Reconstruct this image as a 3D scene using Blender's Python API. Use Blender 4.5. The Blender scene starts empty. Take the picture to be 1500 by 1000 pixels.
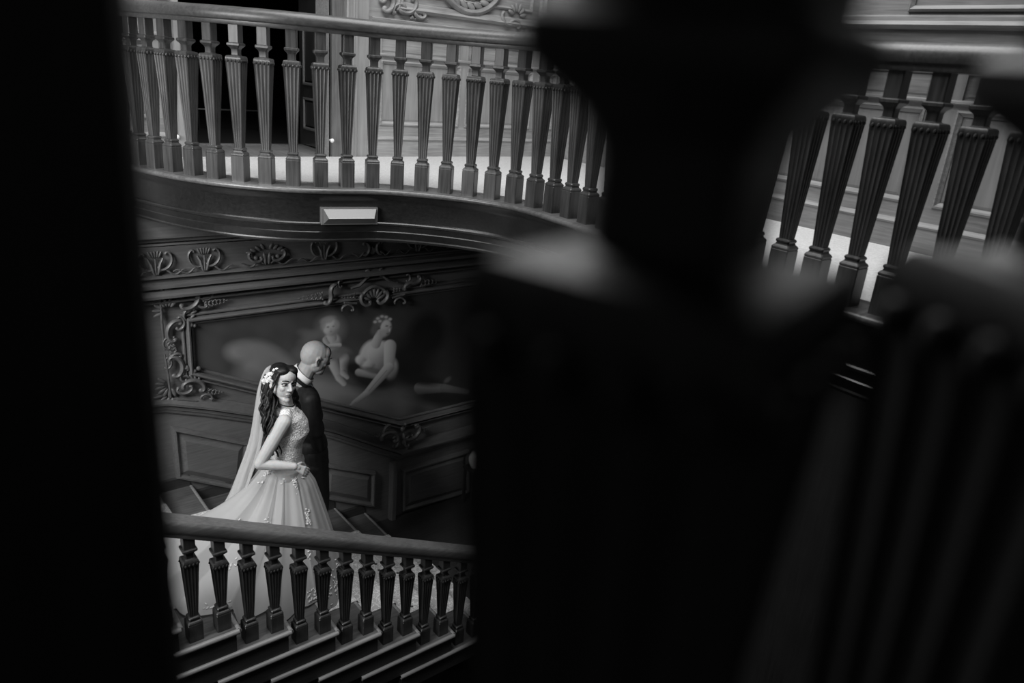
import bpy, bmesh, math, random
import numpy as np
from mathutils import Vector, Matrix, Quaternion
random.seed(7); rng = np.random.default_rng(7)
S = bpy.context.scene
COL = S.collection
# ------------------------------------------------------------------ camera
# room frame: X along the painted wall, Y towards it, Z up; gallery floor at z = 0
F = 1100.0; PIT = math.radians(19.76); ROL = math.radians(5.02); H = .754; YX = math.radians(49.8)
EX = np.array([math.sin(YX), math.cos(YX)]); EY = np.array([-math.cos(YX), math.sin(YX)])
def _w(v): return np.array([v[0]*EX[0]+v[1]*EX[1], v[0]*EY[0]+v[1]*EY[1], v[2]])
_r = np.array([1., 0, 0]); _u = np.array([0, math.sin(PIT), math.cos(PIT)])
CR = _w(math.cos(ROL)*_r+math.sin(ROL)*_u); CU = _w(-math.sin(ROL)*_r+math.cos(ROL)*_u)
CW = _w(np.array([0, math.cos(PIT), -math.sin(PIT)])); CC = np.array([0, 0, H])
cd = bpy.data.cameras.new('camera'); cam = bpy.data.objects.new('camera', cd); COL.objects.link(cam)
cam.matrix_world = Matrix(((CR[0], CU[0], -CW[0], CC[0]), (CR[1], CU[1], -CW[1], CC[1]), (CR[2], CU[2], -CW[2], CC[2]), (0, 0, 0, 1)))
cd.sensor_width = 36; cd.lens = F/1500*36; cd.clip_start = .01
cd.dof.use_dof = True; cd.dof.focus_distance = 4.9; cd.dof.aperture_fstop = cd.lens/1000/.0105
S.camera = cam
# ------------------------------------------------------------------ light
S.view_settings.view_transform = 'Standard'; S.view_settings.look = 'None'
S.view_settings.exposure = 0.0; S.view_settings.gamma = 1.0; S.view_settings.use_curve_mapping = False
wd = bpy.data.worlds.new('world'); S.world = wd; wd.use_nodes = True
wd.node_tree.nodes['Background'].inputs[0].default_value = (1, 1, 1, 1)
wd.node_tree.nodes['Background'].inputs[1].default_value = .02
def area(name, loc, target, sx, sy, power, spread=180):
    l = bpy.data.lights.new(name, 'AREA'); l.shape = 'RECTANGLE'; l.size = sx; l.size_y = sy; l.energy = power
    l.spread = math.radians(spread)
    o = bpy.data.objects.new(name, l); COL.objects.link(o); o.location = loc
    o.rotation_euler = (Vector(target)-Vector(loc)).to_track_quat('-Z', 'Y').to_euler(); return o
area('skylight_daylight', (2.1, 2.9, 4.1), (2.1, 2.9, 0), 3.8, 3.8, 310)
area('window_daylight', (-1.45, 3.2, .95), (1.9, 5.0, -1.6), 1.9, 1.5, 76, 92)
# ------------------------------------------------------------------ helpers
def ray(x, y): return CW*F+CR*(x-750)+CU*(500-y)
WY = 5.565; WX = 4.29
def px_wall(x, y, Y=WY):
    d = ray(x, y); t = Y/d[1]; P = CC+d*t; return (float(P[0]), float(P[2]))
def px_z(x, y, z):
    d = ray(x, y); t = (z-H)/d[2]; P = CC+d*t; return (float(P[0]), float(P[1]), z)

def tag(o, label=None, cat=None, group=None, kind=None):
    if label: o['label'] = label
    if cat: o['category'] = cat
    if group: o['group'] = group
    if kind: o['kind'] = kind
    return o
def empty(name, loc=(0, 0, 0), rz=0):
    o = bpy.data.objects.new(name, None); COL.objects.link(o); o.location = loc; o.rotation_euler = (0, 0, rz); o.empty_display_size = .1; return o

class MB:
    def __init__(s): s.v = []; s.f = []
    def add(s, vs, fs):
        n = len(s.v); s.v += [tuple(map(float, p)) for p in vs]; s.f += [tuple(i+n for i in f) for f in fs]; return s
    def box(s, x0, x1, y0, y1, z0, z1):
        return s.add([(x0,y0,z0),(x1,y0,z0),(x1,y1,z0),(x0,y1,z0),(x0,y0,z1),(x1,y0,z1),(x1,y1,z1),(x0,y1,z1)],
            [(0,3,2,1),(4,5,6,7),(0,1,5,4),(1,2,6,5),(2,3,7,6),(3,0,4,7)])
    def rings(s, rings, closed=True, cap=True, loop=False):
        n = len(rings[0]); vs = [p for r in rings for p in r]; fs = []
        m = len(rings)
        for i in range(m if loop else m-1):
            a = i*n; b = ((i+1) % m)*n
            for j in range(n if closed else n-1):
                k = (j+1) % n; fs.append((a+j, a+k, b+k, b+j))
        if cap and not loop and closed:
            fs.append(tuple(range(n))[::-1]); fs.append(tuple((m-1)*n+j for j in range(n)))
        return s.add(vs, fs)
    def ell(s, c, r, rot=None, nu=14, nv=9):
        R = rot if rot is not None else Matrix.Identity(3); rs = []
        c = Vector(c)
        for i in range(nv+1):
            th = math.pi*(i+.02 if i == 0 else (i-.02 if i == nv else i))/nv
            rs.append([c+R @ Vector((r[0]*math.sin(th)*math.cos(2*math.pi*j/nu), r[1]*math.sin(th)*math.sin(2*math.pi*j/nu), r[2]*math.cos(th))) for j in range(nu)])
        return s.rings(rs)
    def tube(s, pts, rad, n=7, flat=None):
        pts = [Vector(p) for p in pts]; rs = []
        rad = rad if hasattr(rad, '__len__') else [rad]*len(pts)
        up = None
        for i, p in enumerate(pts):
            t = (pts[min(i+1, len(pts)-1)]-pts[max(i-1, 0)])
            t = t.normalized() if t.length > 1e-9 else Vector((0, 0, 1))
            if up is None:
                up = Vector((0, 0, 1)) if abs(t.z) < .9 else Vector((1, 0, 0))
            a = t.cross(up); a = a.normalized() if a.length > 1e-6 else Vector((1, 0, 0)); b = a.cross(t).normalized(); up = b
            r = rad[i]
            rs.append([p+a*(r*math.cos(2*math.pi*j/n))+b*(r*math.sin(2*math.pi*j/n)) for j in range(n)])
        return s.rings(rs)
    def cap(s, p1, r1, p2, r2, n=14):
        p1 = Vector(p1); p2 = Vector(p2); t = (p2-p1); L = t.length; t.normalize()
        up = Vector((0, 0, 1)) if abs(t.z) < .9 else Vector((1, 0, 0)); a = t.cross(up).normalized(); b = a.cross(t)
        rs = []
        for k in range(1, 6):
            an = math.pi/2*k/5; rs.append((p1-t*(r1*math.cos(an)), r1*math.sin(an)))
        for k in range(4, 0, -1):
            an = math.pi/2*k/5; rs.append((p2+t*(r2*math.cos(an)), r2*math.sin(an)))
        rs.insert(5, (p2, r2))
        return s.rings([[c+a*(r*math.cos(2*math.pi*j/n))+b*(r*math.sin(2*math.pi*j/n)) for j in range(n)] for c, r in rs])
    def mesh(s, name, smooth=False):
        me = bpy.data.meshes.new(name); me.from_pydata(s.v, [], s.f); 
        bm = bmesh.new(); bm.from_mesh(me); bmesh.ops.recalc_face_normals(bm, faces=bm.faces); bm.to_mesh(me); bm.free()
        if smooth: me.polygons.foreach_set('use_smooth', [True]*len(me.polygons))
        return me
    def build(s, name, mat=None, parent=None, smooth=False, angle=None):
        me = s.mesh(name, smooth)
        if angle is not None: me.set_sharp_from_angle(angle=math.radians(angle))
        return link(name, me, mat, parent)
def link(name, me, mat=None, parent=None):
    if mat and not me.materials: me.materials.append(mat)
    o = bpy.data.objects.new(name, me); COL.objects.link(o)
    if parent: o.parent = parent
    return o
def remesh(mb, name, voxel, smooth_it=4, factor=.5):
    me = mb.mesh(name); o = bpy.data.objects.new(name, me); COL.objects.link(o)
    m = o.modifiers.new('r', 'REMESH'); m.mode = 'VOXEL'; m.voxel_size = voxel; m.use_smooth_shade = True
    if smooth_it:
        q = o.modifiers.new('s', 'SMOOTH'); q.iterations = smooth_it; q.factor = factor
    dg = bpy.context.evaluated_depsgraph_get(); out = bpy.data.meshes.new_from_object(o.evaluated_get(dg)); out.name = name
    bpy.data.objects.remove(o); bpy.data.meshes.remove(me)
    out.polygons.foreach_set('use_smooth', [True]*len(out.polygons)); return out
def catmull(P, n=6, closed=False):
    P = [np.array(p, float) for p in P]; out = []
    for i in range(len(P)-1):
        p0 = P[max(i-1, 0)]; p1 = P[i]; p2 = P[i+1]; p3 = P[min(i+2, len(P)-1)]
        for k in range(n):
            t = k/n; out.append(.5*((2*p1)+(-p0+p2)*t+(2*p0-5*p1+4*p2-p3)*t*t+(-p0+3*p1-3*p2+p3)*t**3))
    out.append(P[-1]); return out
def sweep_plan(path, prof, cap=True):
    """profile (o, z): o to the right of travel in plan, z added to the path's own height"""
    rs = []
    n = len(path)
    for i in range(n):
        p = np.array(path[i], float); z = p[2] if len(p) > 2 else 0
        t = np.array(path[min(i+1, n-1)], float)[:2]-np.array(path[max(i-1, 0)], float)[:2]; t /= np.linalg.norm(t)
        r = np.array([t[1], -t[0]])
        rs.append([(p[0]+r[0]*o, p[1]+r[1]*o, z+dz) for o, dz in prof])
    return MB().rings(rs, closed=True, cap=cap)
def offset(path, o):
    n = len(path); out = []
    for i in range(n):
        p = np.array(path[i], float)[:2]; t = np.array(path[min(i+1, n-1)], float)[:2]-np.array(path[max(i-1, 0)], float)[:2]; t /= np.linalg.norm(t)
        out.append((p[0]+t[1]*o, p[1]-t[0]*o))
    return out
def slab(poly, z0, z1):
    n = len(poly); mb = MB()
    return mb.add([(x, y, z0) for x, y in poly]+[(x, y, z1) for x, y in poly],
        [tuple(range(n))[::-1], tuple(range(n, 2*n))]+[(i, (i+1) % n, n+(i+1) % n, n+i) for i in range(n)])
back = lambda u, v, d: (u, WY-d, v)
right = lambda u, v, d: (WX-d, u, v)
def wall_mould(pts, prof, place=back, closed=False):
    """moulding mitred along a path on a wall; profile (n, d): n to the left of travel, d out of the wall"""
    P = [np.array(p, float) for p in pts]; m = len(P); rs = []
    for i in range(m):
        if closed: a = P[i]-P[i-1]; b = P[(i+1) % m]-P[i]
        else: a = P[i]-P[i-1] if i else P[1]-P[0]; b = P[i+1]-P[i] if i < m-1 else a
        a = a/np.linalg.norm(a); b = b/np.linalg.norm(b)
        na = np.array([-a[1], a[0]]); nb = np.array([-b[1], b[0]]); nn = na+nb; nn /= max(.2, float(nn @ nn))/2
        rs.append([place(P[i][0]+nn[0]*n, P[i][1]+nn[1]*n, d) for n, d in prof])
    return MB().rings(rs, closed=True, cap=not closed, loop=closed)
def wall_panel(poly, place=back, rise=.018, inset=.045, d0=.0):
    """raised and fielded panel: outer edge low, sloping to a flat field"""
    P = np.array(poly, float); n = len(P)
    area2 = sum(P[i][0]*P[(i+1) % n][1]-P[(i+1) % n][0]*P[i][1] for i in range(n))
    if area2 < 0: P = P[::-1]
    def ins(k):
        out = []
        for i in range(n):
            a = P[i]-P[i-1]; b = P[(i+1) % n]-P[i]; a /= np.linalg.norm(a); b /= np.linalg.norm(b)
            na = np.array([-a[1], a[0]]); nb = np.array([-b[1], b[0]]); nn = na+nb; nn /= float(nn @ nn)/2
            out.append(P[i]+nn*k)
        return out
    rs = []
    for k, d in ((0, d0-.03), (0, d0+.004), (.010, d0+.004), (inset, d0+rise), (inset+.002, d0+rise)):
        rs.append([place(p[0], p[1], d) for p in ins(k)])
    return MB().rings(rs)
# ------------------------------------------------------------------ materials
def nodes(name):
    m = bpy.data.materials.new(name); m.use_nodes = True; nt = m.node_tree; return m, nt, nt.nodes['Principled BSDF']
def g(v): return (v, v, v, 1)
def wood(name, v, axis='z', rough=.38, spread=.55, scale=1.0, spec=.5, coat=0.0):
    m, nt, b = nodes(name); N = nt.nodes; L = nt.links
    tc = N.new('ShaderNodeTexCoord'); oi = N.new('ShaderNodeObjectInfo'); va = N.new('ShaderNodeVectorMath'); va.operation = 'ADD'
    L.new(tc.outputs['Object'], va.inputs[0]); L.new(oi.outputs['Random'], va.inputs[1])
    mp = N.new('ShaderNodeMapping'); k = {'x': (4, 70, 70), 'y': (70, 4, 70), 'z': (70, 70, 4)}[axis]
    mp.inputs['Scale'].default_value = [q*scale for q in k]; L.new(va.outputs[0], mp.inputs[0])
    n1 = N.new('ShaderNodeTexNoise'); n1.inputs['Scale'].default_value = 1; n1.inputs['Detail'].default_value = 6; n1.inputs['Distortion'].default_value = .6
    L.new(mp.outputs[0], n1.inputs['Vector'])
    n2 = N.new('ShaderNodeTexNoise'); n2.inputs['Scale'].default_value = 3.5; n2.inputs['Detail'].default_value = 3; L.new(va.outputs[0], n2.inputs['Vector'])
    mx = N.new('ShaderNodeMath'); mx.operation = 'MULTIPLY_ADD'; mx.inputs[1].default_value = .45; L.new(n2.outputs[0], mx.inputs[0])
    sc = N.new('ShaderNodeMath'); sc.operation = 'MULTIPLY'; sc.inputs[1].default_value = .6; L.new(n1.outputs[0], sc.inputs[0]); L.new(sc.outputs[0], mx.inputs[2])
    cr = N.new('ShaderNodeValToRGB'); cr.color_ramp.elements[0].position = .34; cr.color_ramp.elements[1].position = .68
    cr.color_ramp.elements[0].color = g(v*(1-spread)); cr.color_ramp.elements[1].color = g(v*(1+spread)); L.new(mx.outputs[0], cr.inputs[0])
    L.new(cr.outputs[0], b.inputs['Base Color']); b.inputs['Roughness'].default_value = rough; b.inputs['Specular IOR Level'].default_value = spec
    b.inputs['Coat Weight'].default_value = coat; b.inputs['Coat Roughness'].default_value = .2
    bp = N.new('ShaderNodeBump'); bp.inputs['Strength'].default_value = .12; bp.inputs['Distance'].default_value = .004; L.new(n1.outputs[0], bp.inputs['Height']); L.new(bp.outputs[0], b.inputs['Normal'])
    return m
def plain(name, v, rough=.5, spec=.5, noise=0, nscale=20, **kw):
    m, nt, b = nodes(name); b.inputs['Base Color'].default_value = g(v); b.inputs['Roughness'].default_value = rough; b.inputs['Specular IOR Level'].default_value = spec
    if noise:
        N = nt.nodes; L = nt.links; tc = N.new('ShaderNodeTexCoord'); n = N.new('ShaderNodeTexNoise'); n.inputs['Scale'].default_value = nscale; n.inputs['Detail'].default_value = 5
        L.new(tc.outputs['Object'], n.inputs['Vector']); cr = N.new('ShaderNodeValToRGB'); cr.color_ramp.elements[0].position = .3; cr.color_ramp.elements[1].position = .7
        cr.color_ramp.elements[0].color = g(v*(1-noise)); cr.color_ramp.elements[1].color = g(v*(1+noise)); L.new(n.outputs[0], cr.inputs[0]); L.new(cr.outputs[0], b.inputs['Base Color'])
    for k, q in kw.items(): b.inputs[k].default_value = q
    return m
def carpet(name, lo, mid, hi, scale, dots):
    m, nt, b = nodes(name); N = nt.nodes; L = nt.links; tc = N.new('ShaderNodeTexCoord')
    n = N.new('ShaderNodeTexNoise'); n.inputs['Scale'].default_value = scale; n.inputs['Detail'].default_value = 3; n.inputs['Distortion'].default_value = 2.2; L.new(tc.outputs['Object'], n.inputs['Vector'])
    cr = N.new('ShaderNodeValToRGB'); e = cr.color_ramp.elements; e[0].position = .40; e[0].color = g(mid); e[1].position = .47; e[1].color = g(hi)
    e2 = e.new(.54); e2.color = g(mid); L.new(n.outputs[0], cr.inputs[0])
    v = N.new('ShaderNodeTexVoronoi'); v.inputs['Scale'].default_value = dots; v.inputs['Randomness'].default_value = .35; L.new(tc.outputs['Object'], v.inputs['Vector'])
    lt = N.new('ShaderNodeMath'); lt.operation = 'LESS_THAN'; lt.inputs[1].default_value = .13; L.new(v.outputs['Distance'], lt.inputs[0])
    mx = N.new('ShaderNodeMix'); mx.data_type = 'RGBA'; L.new(lt.outputs[0], mx.inputs[0]); L.new(cr.outputs[0], mx.inputs[6]); mx.inputs[7].default_value = g(lo)
    L.new(mx.outputs[2], b.inputs['Base Color']); b.inputs['Roughness'].default_value = .95; b.inputs['Specular IOR Level'].default_value = .1
    n3 = N.new('ShaderNodeTexNoise'); n3.inputs['Scale'].default_value = 260; L.new(tc.outputs['Object'], n3.inputs['Vector'])
    bp = N.new('ShaderNodeBump'); bp.inputs['Strength'].default_value = .3; bp.inputs['Distance'].default_value = .004; L.new(n3.outputs[0], bp.inputs['Height']); L.new(bp.outputs[0], b.inputs['Normal'])
    return m
M = dict(
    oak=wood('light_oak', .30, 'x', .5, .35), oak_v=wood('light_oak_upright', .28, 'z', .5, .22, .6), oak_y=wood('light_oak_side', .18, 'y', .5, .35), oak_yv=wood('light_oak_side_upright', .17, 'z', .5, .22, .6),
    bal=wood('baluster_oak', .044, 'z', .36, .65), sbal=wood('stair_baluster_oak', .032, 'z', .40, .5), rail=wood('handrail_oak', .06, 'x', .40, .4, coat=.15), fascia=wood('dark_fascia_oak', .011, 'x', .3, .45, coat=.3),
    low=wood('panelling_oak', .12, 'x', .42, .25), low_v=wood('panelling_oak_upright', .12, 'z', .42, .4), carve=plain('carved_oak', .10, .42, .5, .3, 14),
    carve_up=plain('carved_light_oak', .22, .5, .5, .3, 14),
    nosing=wood('nosing_highlight_oak', .22, 'x', .4, .3), srail=wood('stair_rail_oak', .10, 'x', .42, .45, coat=.1), stair=wood('stair_oak', .085, 'x', .36, .5, coat=.2), stair_d=wood('dark_stair_oak', .03, 'x', .5, .4), fg=wood('landing_oak', .020, 'z', .5, .4, spec=.4),  # nosing oak is paler than the treads: edge highlight put into its colour
    under=wood('shade_toned_oak', .014, 'z', .6, .4), black=plain('dark_room', .012, .9, .2), plaster=plain('plaster', .30, .9, .2, .1, 6),  # lower-wall oak and far room: shade put into near-black base colours
    gcarpet=carpet('gallery_carpet_pile', .42, .52, .62, 22, 30), scarpet=carpet('stair_carpet_pile', .05, .46, .80, 15, 10),
    plastic=plain('white_plastic', .12, .35), metal=plain('pale_metal', .6, .3, Metallic=1.0), china=plain('white_china', .85, .25),
)
# ------------------------------------------------------------------ gallery edge line (through the baluster centres)
edge0 = [(1.341,4.957),(1.416,4.809),(1.507,4.663),(1.608,4.542),(1.732,4.437),(1.855,4.349),(2.0,4.28),(2.157,4.256),(2.318,4.232),(2.45,4.145),(2.571,4.054),(2.682,3.946),(2.784,3.83),(2.862,3.701),(2.925,3.563),(2.957,3.402),(2.955,3.238),(2.945,3.082)]
edge0 += [(2.940-.0115*i, 3.082-.1577*i) for i in range(1, 9)]
edge0 += [(2.842,1.663),(2.852,1.519),(2.847,1.364),(2.846,1.21),(2.844,1.055),(2.84,.90),(2.83,.745),(2.81,.59)]
edge0 = [(1.19,5.41),(1.235,5.26),(1.285,5.11)]+edge0
E0 = np.array(edge0); ES = E0.copy(); ES[1:-1] = .25*E0[:-2]+.5*E0[1:-1]+.25*E0[2:]
bal_pts = [tuple(p) for p in ES]
EDGE = catmull([(1.15, 5.555)]+bal_pts+[(2.78, .42)], 4)          # travels from the back wall round to the near side
EDGE = [tuple(p) for p in EDGE]
# well side lies to the right of travel
XB = 5.0; JOG = 3.6                                                  # the back wall runs on to X = XB behind the jog
inner = offset(EDGE, -.0)
floor_poly = offset(EDGE, .035)+[(2.9, -1.8), (WX, -1.8), (WX, JOG), (XB, JOG), (XB, WY)]
fl = slab(floor_poly, -.30, -.002).build('floor', M['stair'], None); tag(fl, 'oak gallery floor slab curving round the open stairwell', None, None, 'structure')
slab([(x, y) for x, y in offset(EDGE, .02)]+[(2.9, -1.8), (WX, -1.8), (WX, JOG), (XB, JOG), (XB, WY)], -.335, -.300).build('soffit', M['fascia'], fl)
nos = [(-.11, .001), (.08, .001)]+[(.08+.018*math.sin(math.pi*k/6), .001-.017+.017*math.cos(math.pi*k/6)) for k in range(1, 6)]+[(.08, -.033), (-.11, -.033)]
sweep_plan(EDGE, nos).build('curb_nosing', M['stair'], fl, True, 40)
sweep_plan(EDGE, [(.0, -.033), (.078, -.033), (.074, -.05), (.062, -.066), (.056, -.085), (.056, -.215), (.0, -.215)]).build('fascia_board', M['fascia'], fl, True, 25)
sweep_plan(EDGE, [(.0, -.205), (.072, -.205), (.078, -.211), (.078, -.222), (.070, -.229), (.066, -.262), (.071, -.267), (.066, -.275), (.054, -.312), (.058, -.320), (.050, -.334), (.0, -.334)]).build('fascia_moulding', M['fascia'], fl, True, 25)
cp = slab(offset(EDGE, -.105)+[(2.98, -1.7), (WX-.03, -1.7), (WX-.03, JOG-.05), (XB-.03, JOG-.05), (XB-.03, WY-.035), (2.72, WY-.035), (2.6, WY-.03), (1.66, WY-.03), (1.3, WY-.035)], .001, .009).build('gallery_carpet', M['gcarpet'])
tag(cp, 'pale mottled carpet covering the gallery floor behind the balusters', 'carpet')
# ------------------------------------------------------------------ back wall: upper panelling, doorway, lower painted-picture wall
wb = MB(); ZT = 3.0; ZB = -4.3
wb.box(-1.3, 1.57, WY, WY+.25, -.33, ZT); wb.box(2.68, XB+.25, WY, WY+.25, -.33, ZT); wb.box(1.57, 2.68, WY, WY+.25, 2.15, ZT)
wb.box(XB, XB+.25, JOG, WY, -.33, ZT)
wall_back = wb.build('wall_back', M['oak']); tag(wall_back, 'oak panelled back wall behind the gallery and the stairs', None, None, 'structure')
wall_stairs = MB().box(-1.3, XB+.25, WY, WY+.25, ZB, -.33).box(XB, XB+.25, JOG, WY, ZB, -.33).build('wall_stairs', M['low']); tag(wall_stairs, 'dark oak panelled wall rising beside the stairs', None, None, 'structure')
def hm(z0, z1, prof, x0, x1, mat, name, place=back, parent=None):
    """horizontal moulding between heights z0..z1; profile d at fractions of the height"""
    pr = [(z0+(z1-z0)*t, d) for t, d in prof]
    pr = [(z0, -.02)]+pr+[(z1, -.02)]
    rs = [[place(u, v, d) for v, d in pr] for u in (x0, x1)]
    return MB().rings(rs).build(name, mat, parent or wall_back, True, 25)
def dado(u0, u1, stiles, place, parent, mh, mv):
    hm(.0, .14, [(0, .034), (1, .034)], u0, u1, mh, 'skirting_board', place, parent)
    hm(.14, .172, [(0, .04), (.3, .044), (.6, .034), (.8, .03), (1, .026)], u0, u1, mh, 'skirting_moulding', place, parent)
    hm(.172, .262, [(0, .026), (1, .026)], u0, u1, mh, 'bottom_rail', place, parent)
    hm(.745, .775, [(0, .026), (1, .026)], u0, u1, mh, 'mid_rail', place, parent)
    hm(.775, .80, [(0, .028), (.3, .05), (.7, .05), (1, .026)], u0, u1, mh, 'mid_moulding', place, parent)
    hm(.93, .985, [(0, .026), (1, .026)], u0, u1, mh, 'top_rail', place, parent)
    hm(.985, 1.052, [(0, .028), (.25, .04), (.5, .044), (.62, .07), (.9, .074), (1, .06)], u0, u1, mh, 'dado_cap', place, parent)
    for (a, b) in stiles:
        MB().rings([[place(u, v, d) for u, d in ((a, -.02), (a, .026), (b, .026), (b, -.02))] for v in (.262, .745)]).build('stile', mv, parent)
        MB().rings([[place(u, v, d) for u, d in ((a, -.02), (a, .026), (b, .026), (b, -.02))] for v in (.80, .93)]).build('stile', mv, parent)
    for (a, b), (c, d) in zip(stiles[:-1], stiles[1:]):
        lo, hi = (b, c) if b < c else (d, a)
        wall_panel([(lo, .262), (hi, .262), (hi, .745), (lo, .745)], place, .012, .04, .0).build('panel', mv, parent)
        wall_mould([(lo, .262), (hi, .262), (hi, .745), (lo, .745)], [(-.006, -.01), (-.006, .034), (.004, .036), (.012, .024), (.022, .016), (.026, .004), (.026, -.01)], place, True).build('panel_moulding', mh, parent)
        wall_panel([(lo, .80), (hi, .80), (hi, .93), (lo, .93)], place, .008, .02, .0).build('frieze_panel', mh, parent)
dado(2.99, XB, [(2.99, 3.10), (3.852, 3.925), (4.65, 4.72), (4.94, XB)], back, wall_back, M['oak'], M['oak_v'])
dado(-1.3, 1.545, [(1.40, 1.545), (.55, .65), (-.3, -.2), (-1.3, -1.2)][::-1], back, wall_back, M['oak'], M['oak_v'])
# architraves of the doorway
def upright(u0, u1, prof, z0, z1, mat, name, parent=wall_back, place=back):
    pr = [(u0, -.02)]+[(u0+(u1-u0)*t, d) for t, d in prof]+[(u1, -.02)]
    return MB().rings([[place(u, v, d) for u, d in pr] for v in (z0, z1)]).build(name, mat, parent, True, 25)
upright(2.68, 2.79, [(0, .03), (.75, .03), (.8, .045), (1, .045)], 0, 2.3, M['low_v'], 'architrave')
upright(2.79, 2.90, [(0, .045), (.12, .05), (.2, .03), (.45, .034), (.5, .045), (.62, .045), (.7, .036), (.9, .036), (1, .02)], 0, 2.3, M['oak_v'], 'architrave')
upright(2.90, 2.99, [(0, .02), (1, .02)], 0, 2.3, M['oak_v'], 'architrave')
upright(1.545, 1.60, [(0, .03), (.2, .045), (.8, .05), (1, .03)], 0, 2.3, M['plaster'], 'architrave')
upright(1.42, 1.545, [(0, .02), (.3, .02), (.4, .035), (1, .035)], 0, 2.3, M['low_v'], 'architrave')
# upper wall: moulded picture panel above the dado with a carved corner and a round medallion
wall_mould([(3.22, 1.115), (4.75, 1.115), (4.75, 2.7), (3.22, 2.7)], [(0, -.01), (0, .02), (.02, .045), (.04, .03), (.06, .028), (.07, .012), (.07, -.01)], back, True).build('panel_moulding', M['oak'], wall_back)
wall_mould([(3.40, 1.24), (4.60, 1.24), (4.60, 2.6), (3.40, 2.6)], [(0, -.01), (0, .012), (.012, .024), (.03, .01), (.03, -.01)], back, True).build('panel_moulding', M['oak'], wall_back)
# deep door reveal and dark room beyond
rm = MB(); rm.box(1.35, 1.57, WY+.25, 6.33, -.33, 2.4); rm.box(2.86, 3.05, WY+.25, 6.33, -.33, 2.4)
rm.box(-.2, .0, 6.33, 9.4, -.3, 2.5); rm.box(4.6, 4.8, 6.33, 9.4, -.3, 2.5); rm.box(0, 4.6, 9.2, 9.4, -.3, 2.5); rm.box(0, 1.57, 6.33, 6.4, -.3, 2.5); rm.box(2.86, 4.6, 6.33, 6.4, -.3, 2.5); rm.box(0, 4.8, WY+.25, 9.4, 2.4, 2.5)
o = rm.build('wall_far_room', M['black']); tag(o, 'walls of the unlit room behind the doorway, coloured near-black for its darkness', None, None, 'structure')
o = MB().box(1.57, 2.86, WY-.02, 6.32, -.1, .0).build('floor_doorway', M['oak_y']); tag(o, 'plain wooden floor inside the deep doorway', None, None, 'structure')
o = MB().box(0, 4.6, 6.34, 9.2, -.1, .0).build('floor_far_room', M['black']); tag(o, 'floor of the unlit room, coloured near-black for its darkness', None, None, 'structure')
o = MB().box(1.57, 2.86, 6.30, 6.345, .0, .012).build('trim_1', M['metal']); tag(o, 'bright metal threshold strip in the doorway', None, None, 'structure')
# the open door leaf standing against the right of the reveal
door = empty('door_1', (2.80, 5.80, 0)); tag(door, 'dark panelled door leaf folded back inside the doorway', None, None, 'structure')
dl = lambda u, v, d: (-d, u, v)
def dpart(mb, n, m): return mb.build(n, m, door)
DB = wood('door_oak', .03, 'z', .3, .4, coat=.3)
dpart(MB().box(0, .045, .0, .60, .012, 2.08), 'leaf', DB)
for z0, z1 in ((.14, .40), (.50, 1.05), (1.17, 1.95)):
    wall_mould([(.09, z0), (.51, z0), (.51, z1), (.09, z1)], [(0, -.005), (0, .012), (.012, .014), (.022, .002), (.022, -.005)], dl, True).build('panel_moulding', M['low'], door)
    wall_panel([(.112, z0+.022), (.488, z0+.022), (.488, z1-.022), (.112, z1-.022)], dl, .008, .03, -.004).build('panel', DB, door)
o = MB().ell((2.665, 5.50, .135), (.016, .016, .016)).cap((2.665, 5.54, .135), .006, (2.665, 5.50, .135), .006).build('door_stop', M['china'], None, True); tag(o, 'small white round door stop on the skirting beside the open door', 'door stop', 'door stops by the doorway')
o = MB().ell((1.53, 5.50, .145), (.016, .016, .016)).cap((1.53, 5.54, .145), .006, (1.53, 5.50, .145), .006).build('door_stop', M['china'], None, True); tag(o, 'small white round door stop beside the pale architrave edge', 'door stop', 'door stops by the doorway')
# low fender bar in the dark room
a = px_wall(290, 160, 7.4); b = px_wall(378, 161, 7.4)
fd = empty('fender', ((a[0]+b[0])/2, 7.4, 0)); tag(fd, 'thin pale rail standing low in the dark room behind the doorway', 'fender')
hz = (a[1]+b[1])/2; hw = (b[0]-a[0])/2
MB().box(-hw, hw, -.006, .006, hz-.008, hz+.004).build('top_bar', M['metal'], fd)
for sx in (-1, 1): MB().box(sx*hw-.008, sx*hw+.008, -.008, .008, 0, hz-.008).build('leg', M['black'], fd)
# ------------------------------------------------------------------ right wall
wr = MB(); wr.box(WX, WX+.25, -2.05, JOG, -.33, ZT); wr.box(WX+.25, XB+.25, JOG-.1, JOG, -.33, ZT)
o = MB().box(WX, WX+.25, -2.05, JOG, -4.3, -.33).box(WX+.25, XB+.25, JOG-.1, JOG, -4.3, -.33).build('wall_right_lower', M['under']); tag(o, 'lower wall under the straight gallery run, shade put into its colour', None, None, 'structure')
wall_right = wr.build('wall_right', M['oak_y']); tag(wall_right, 'oak panelled wall behind the straight run of the gallery', None, None, 'structure')
dado(-1.8, JOG, [(-1.8, -1.6), (-.6, -.43), (.58, .72), (1.70, 1.87), (2.75, 2.92), (JOG-.1, JOG)], right, wall_right, M['oak_y'], M['oak_yv'])
wall_mould([(3.3, 1.13), (-.4, 1.13), (-.4, 2.7), (3.3, 2.7)], [(0, -.01), (0, .02), (-.02, .045), (-.04, .03), (-.06, .028), (-.07, .012), (-.07, -.01)], right, True).build('panel_moulding', M['oak_y'], wall_right)
wall_mould([(2.09, 1.215), (.0, 1.215), (.0, 2.6), (2.09, 2.6)], [(0, -.01), (0, .012), (-.012, .024), (-.03, .01), (-.03, -.01)], right, True).build('panel_moulding', M['oak_y'], wall_right)
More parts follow.
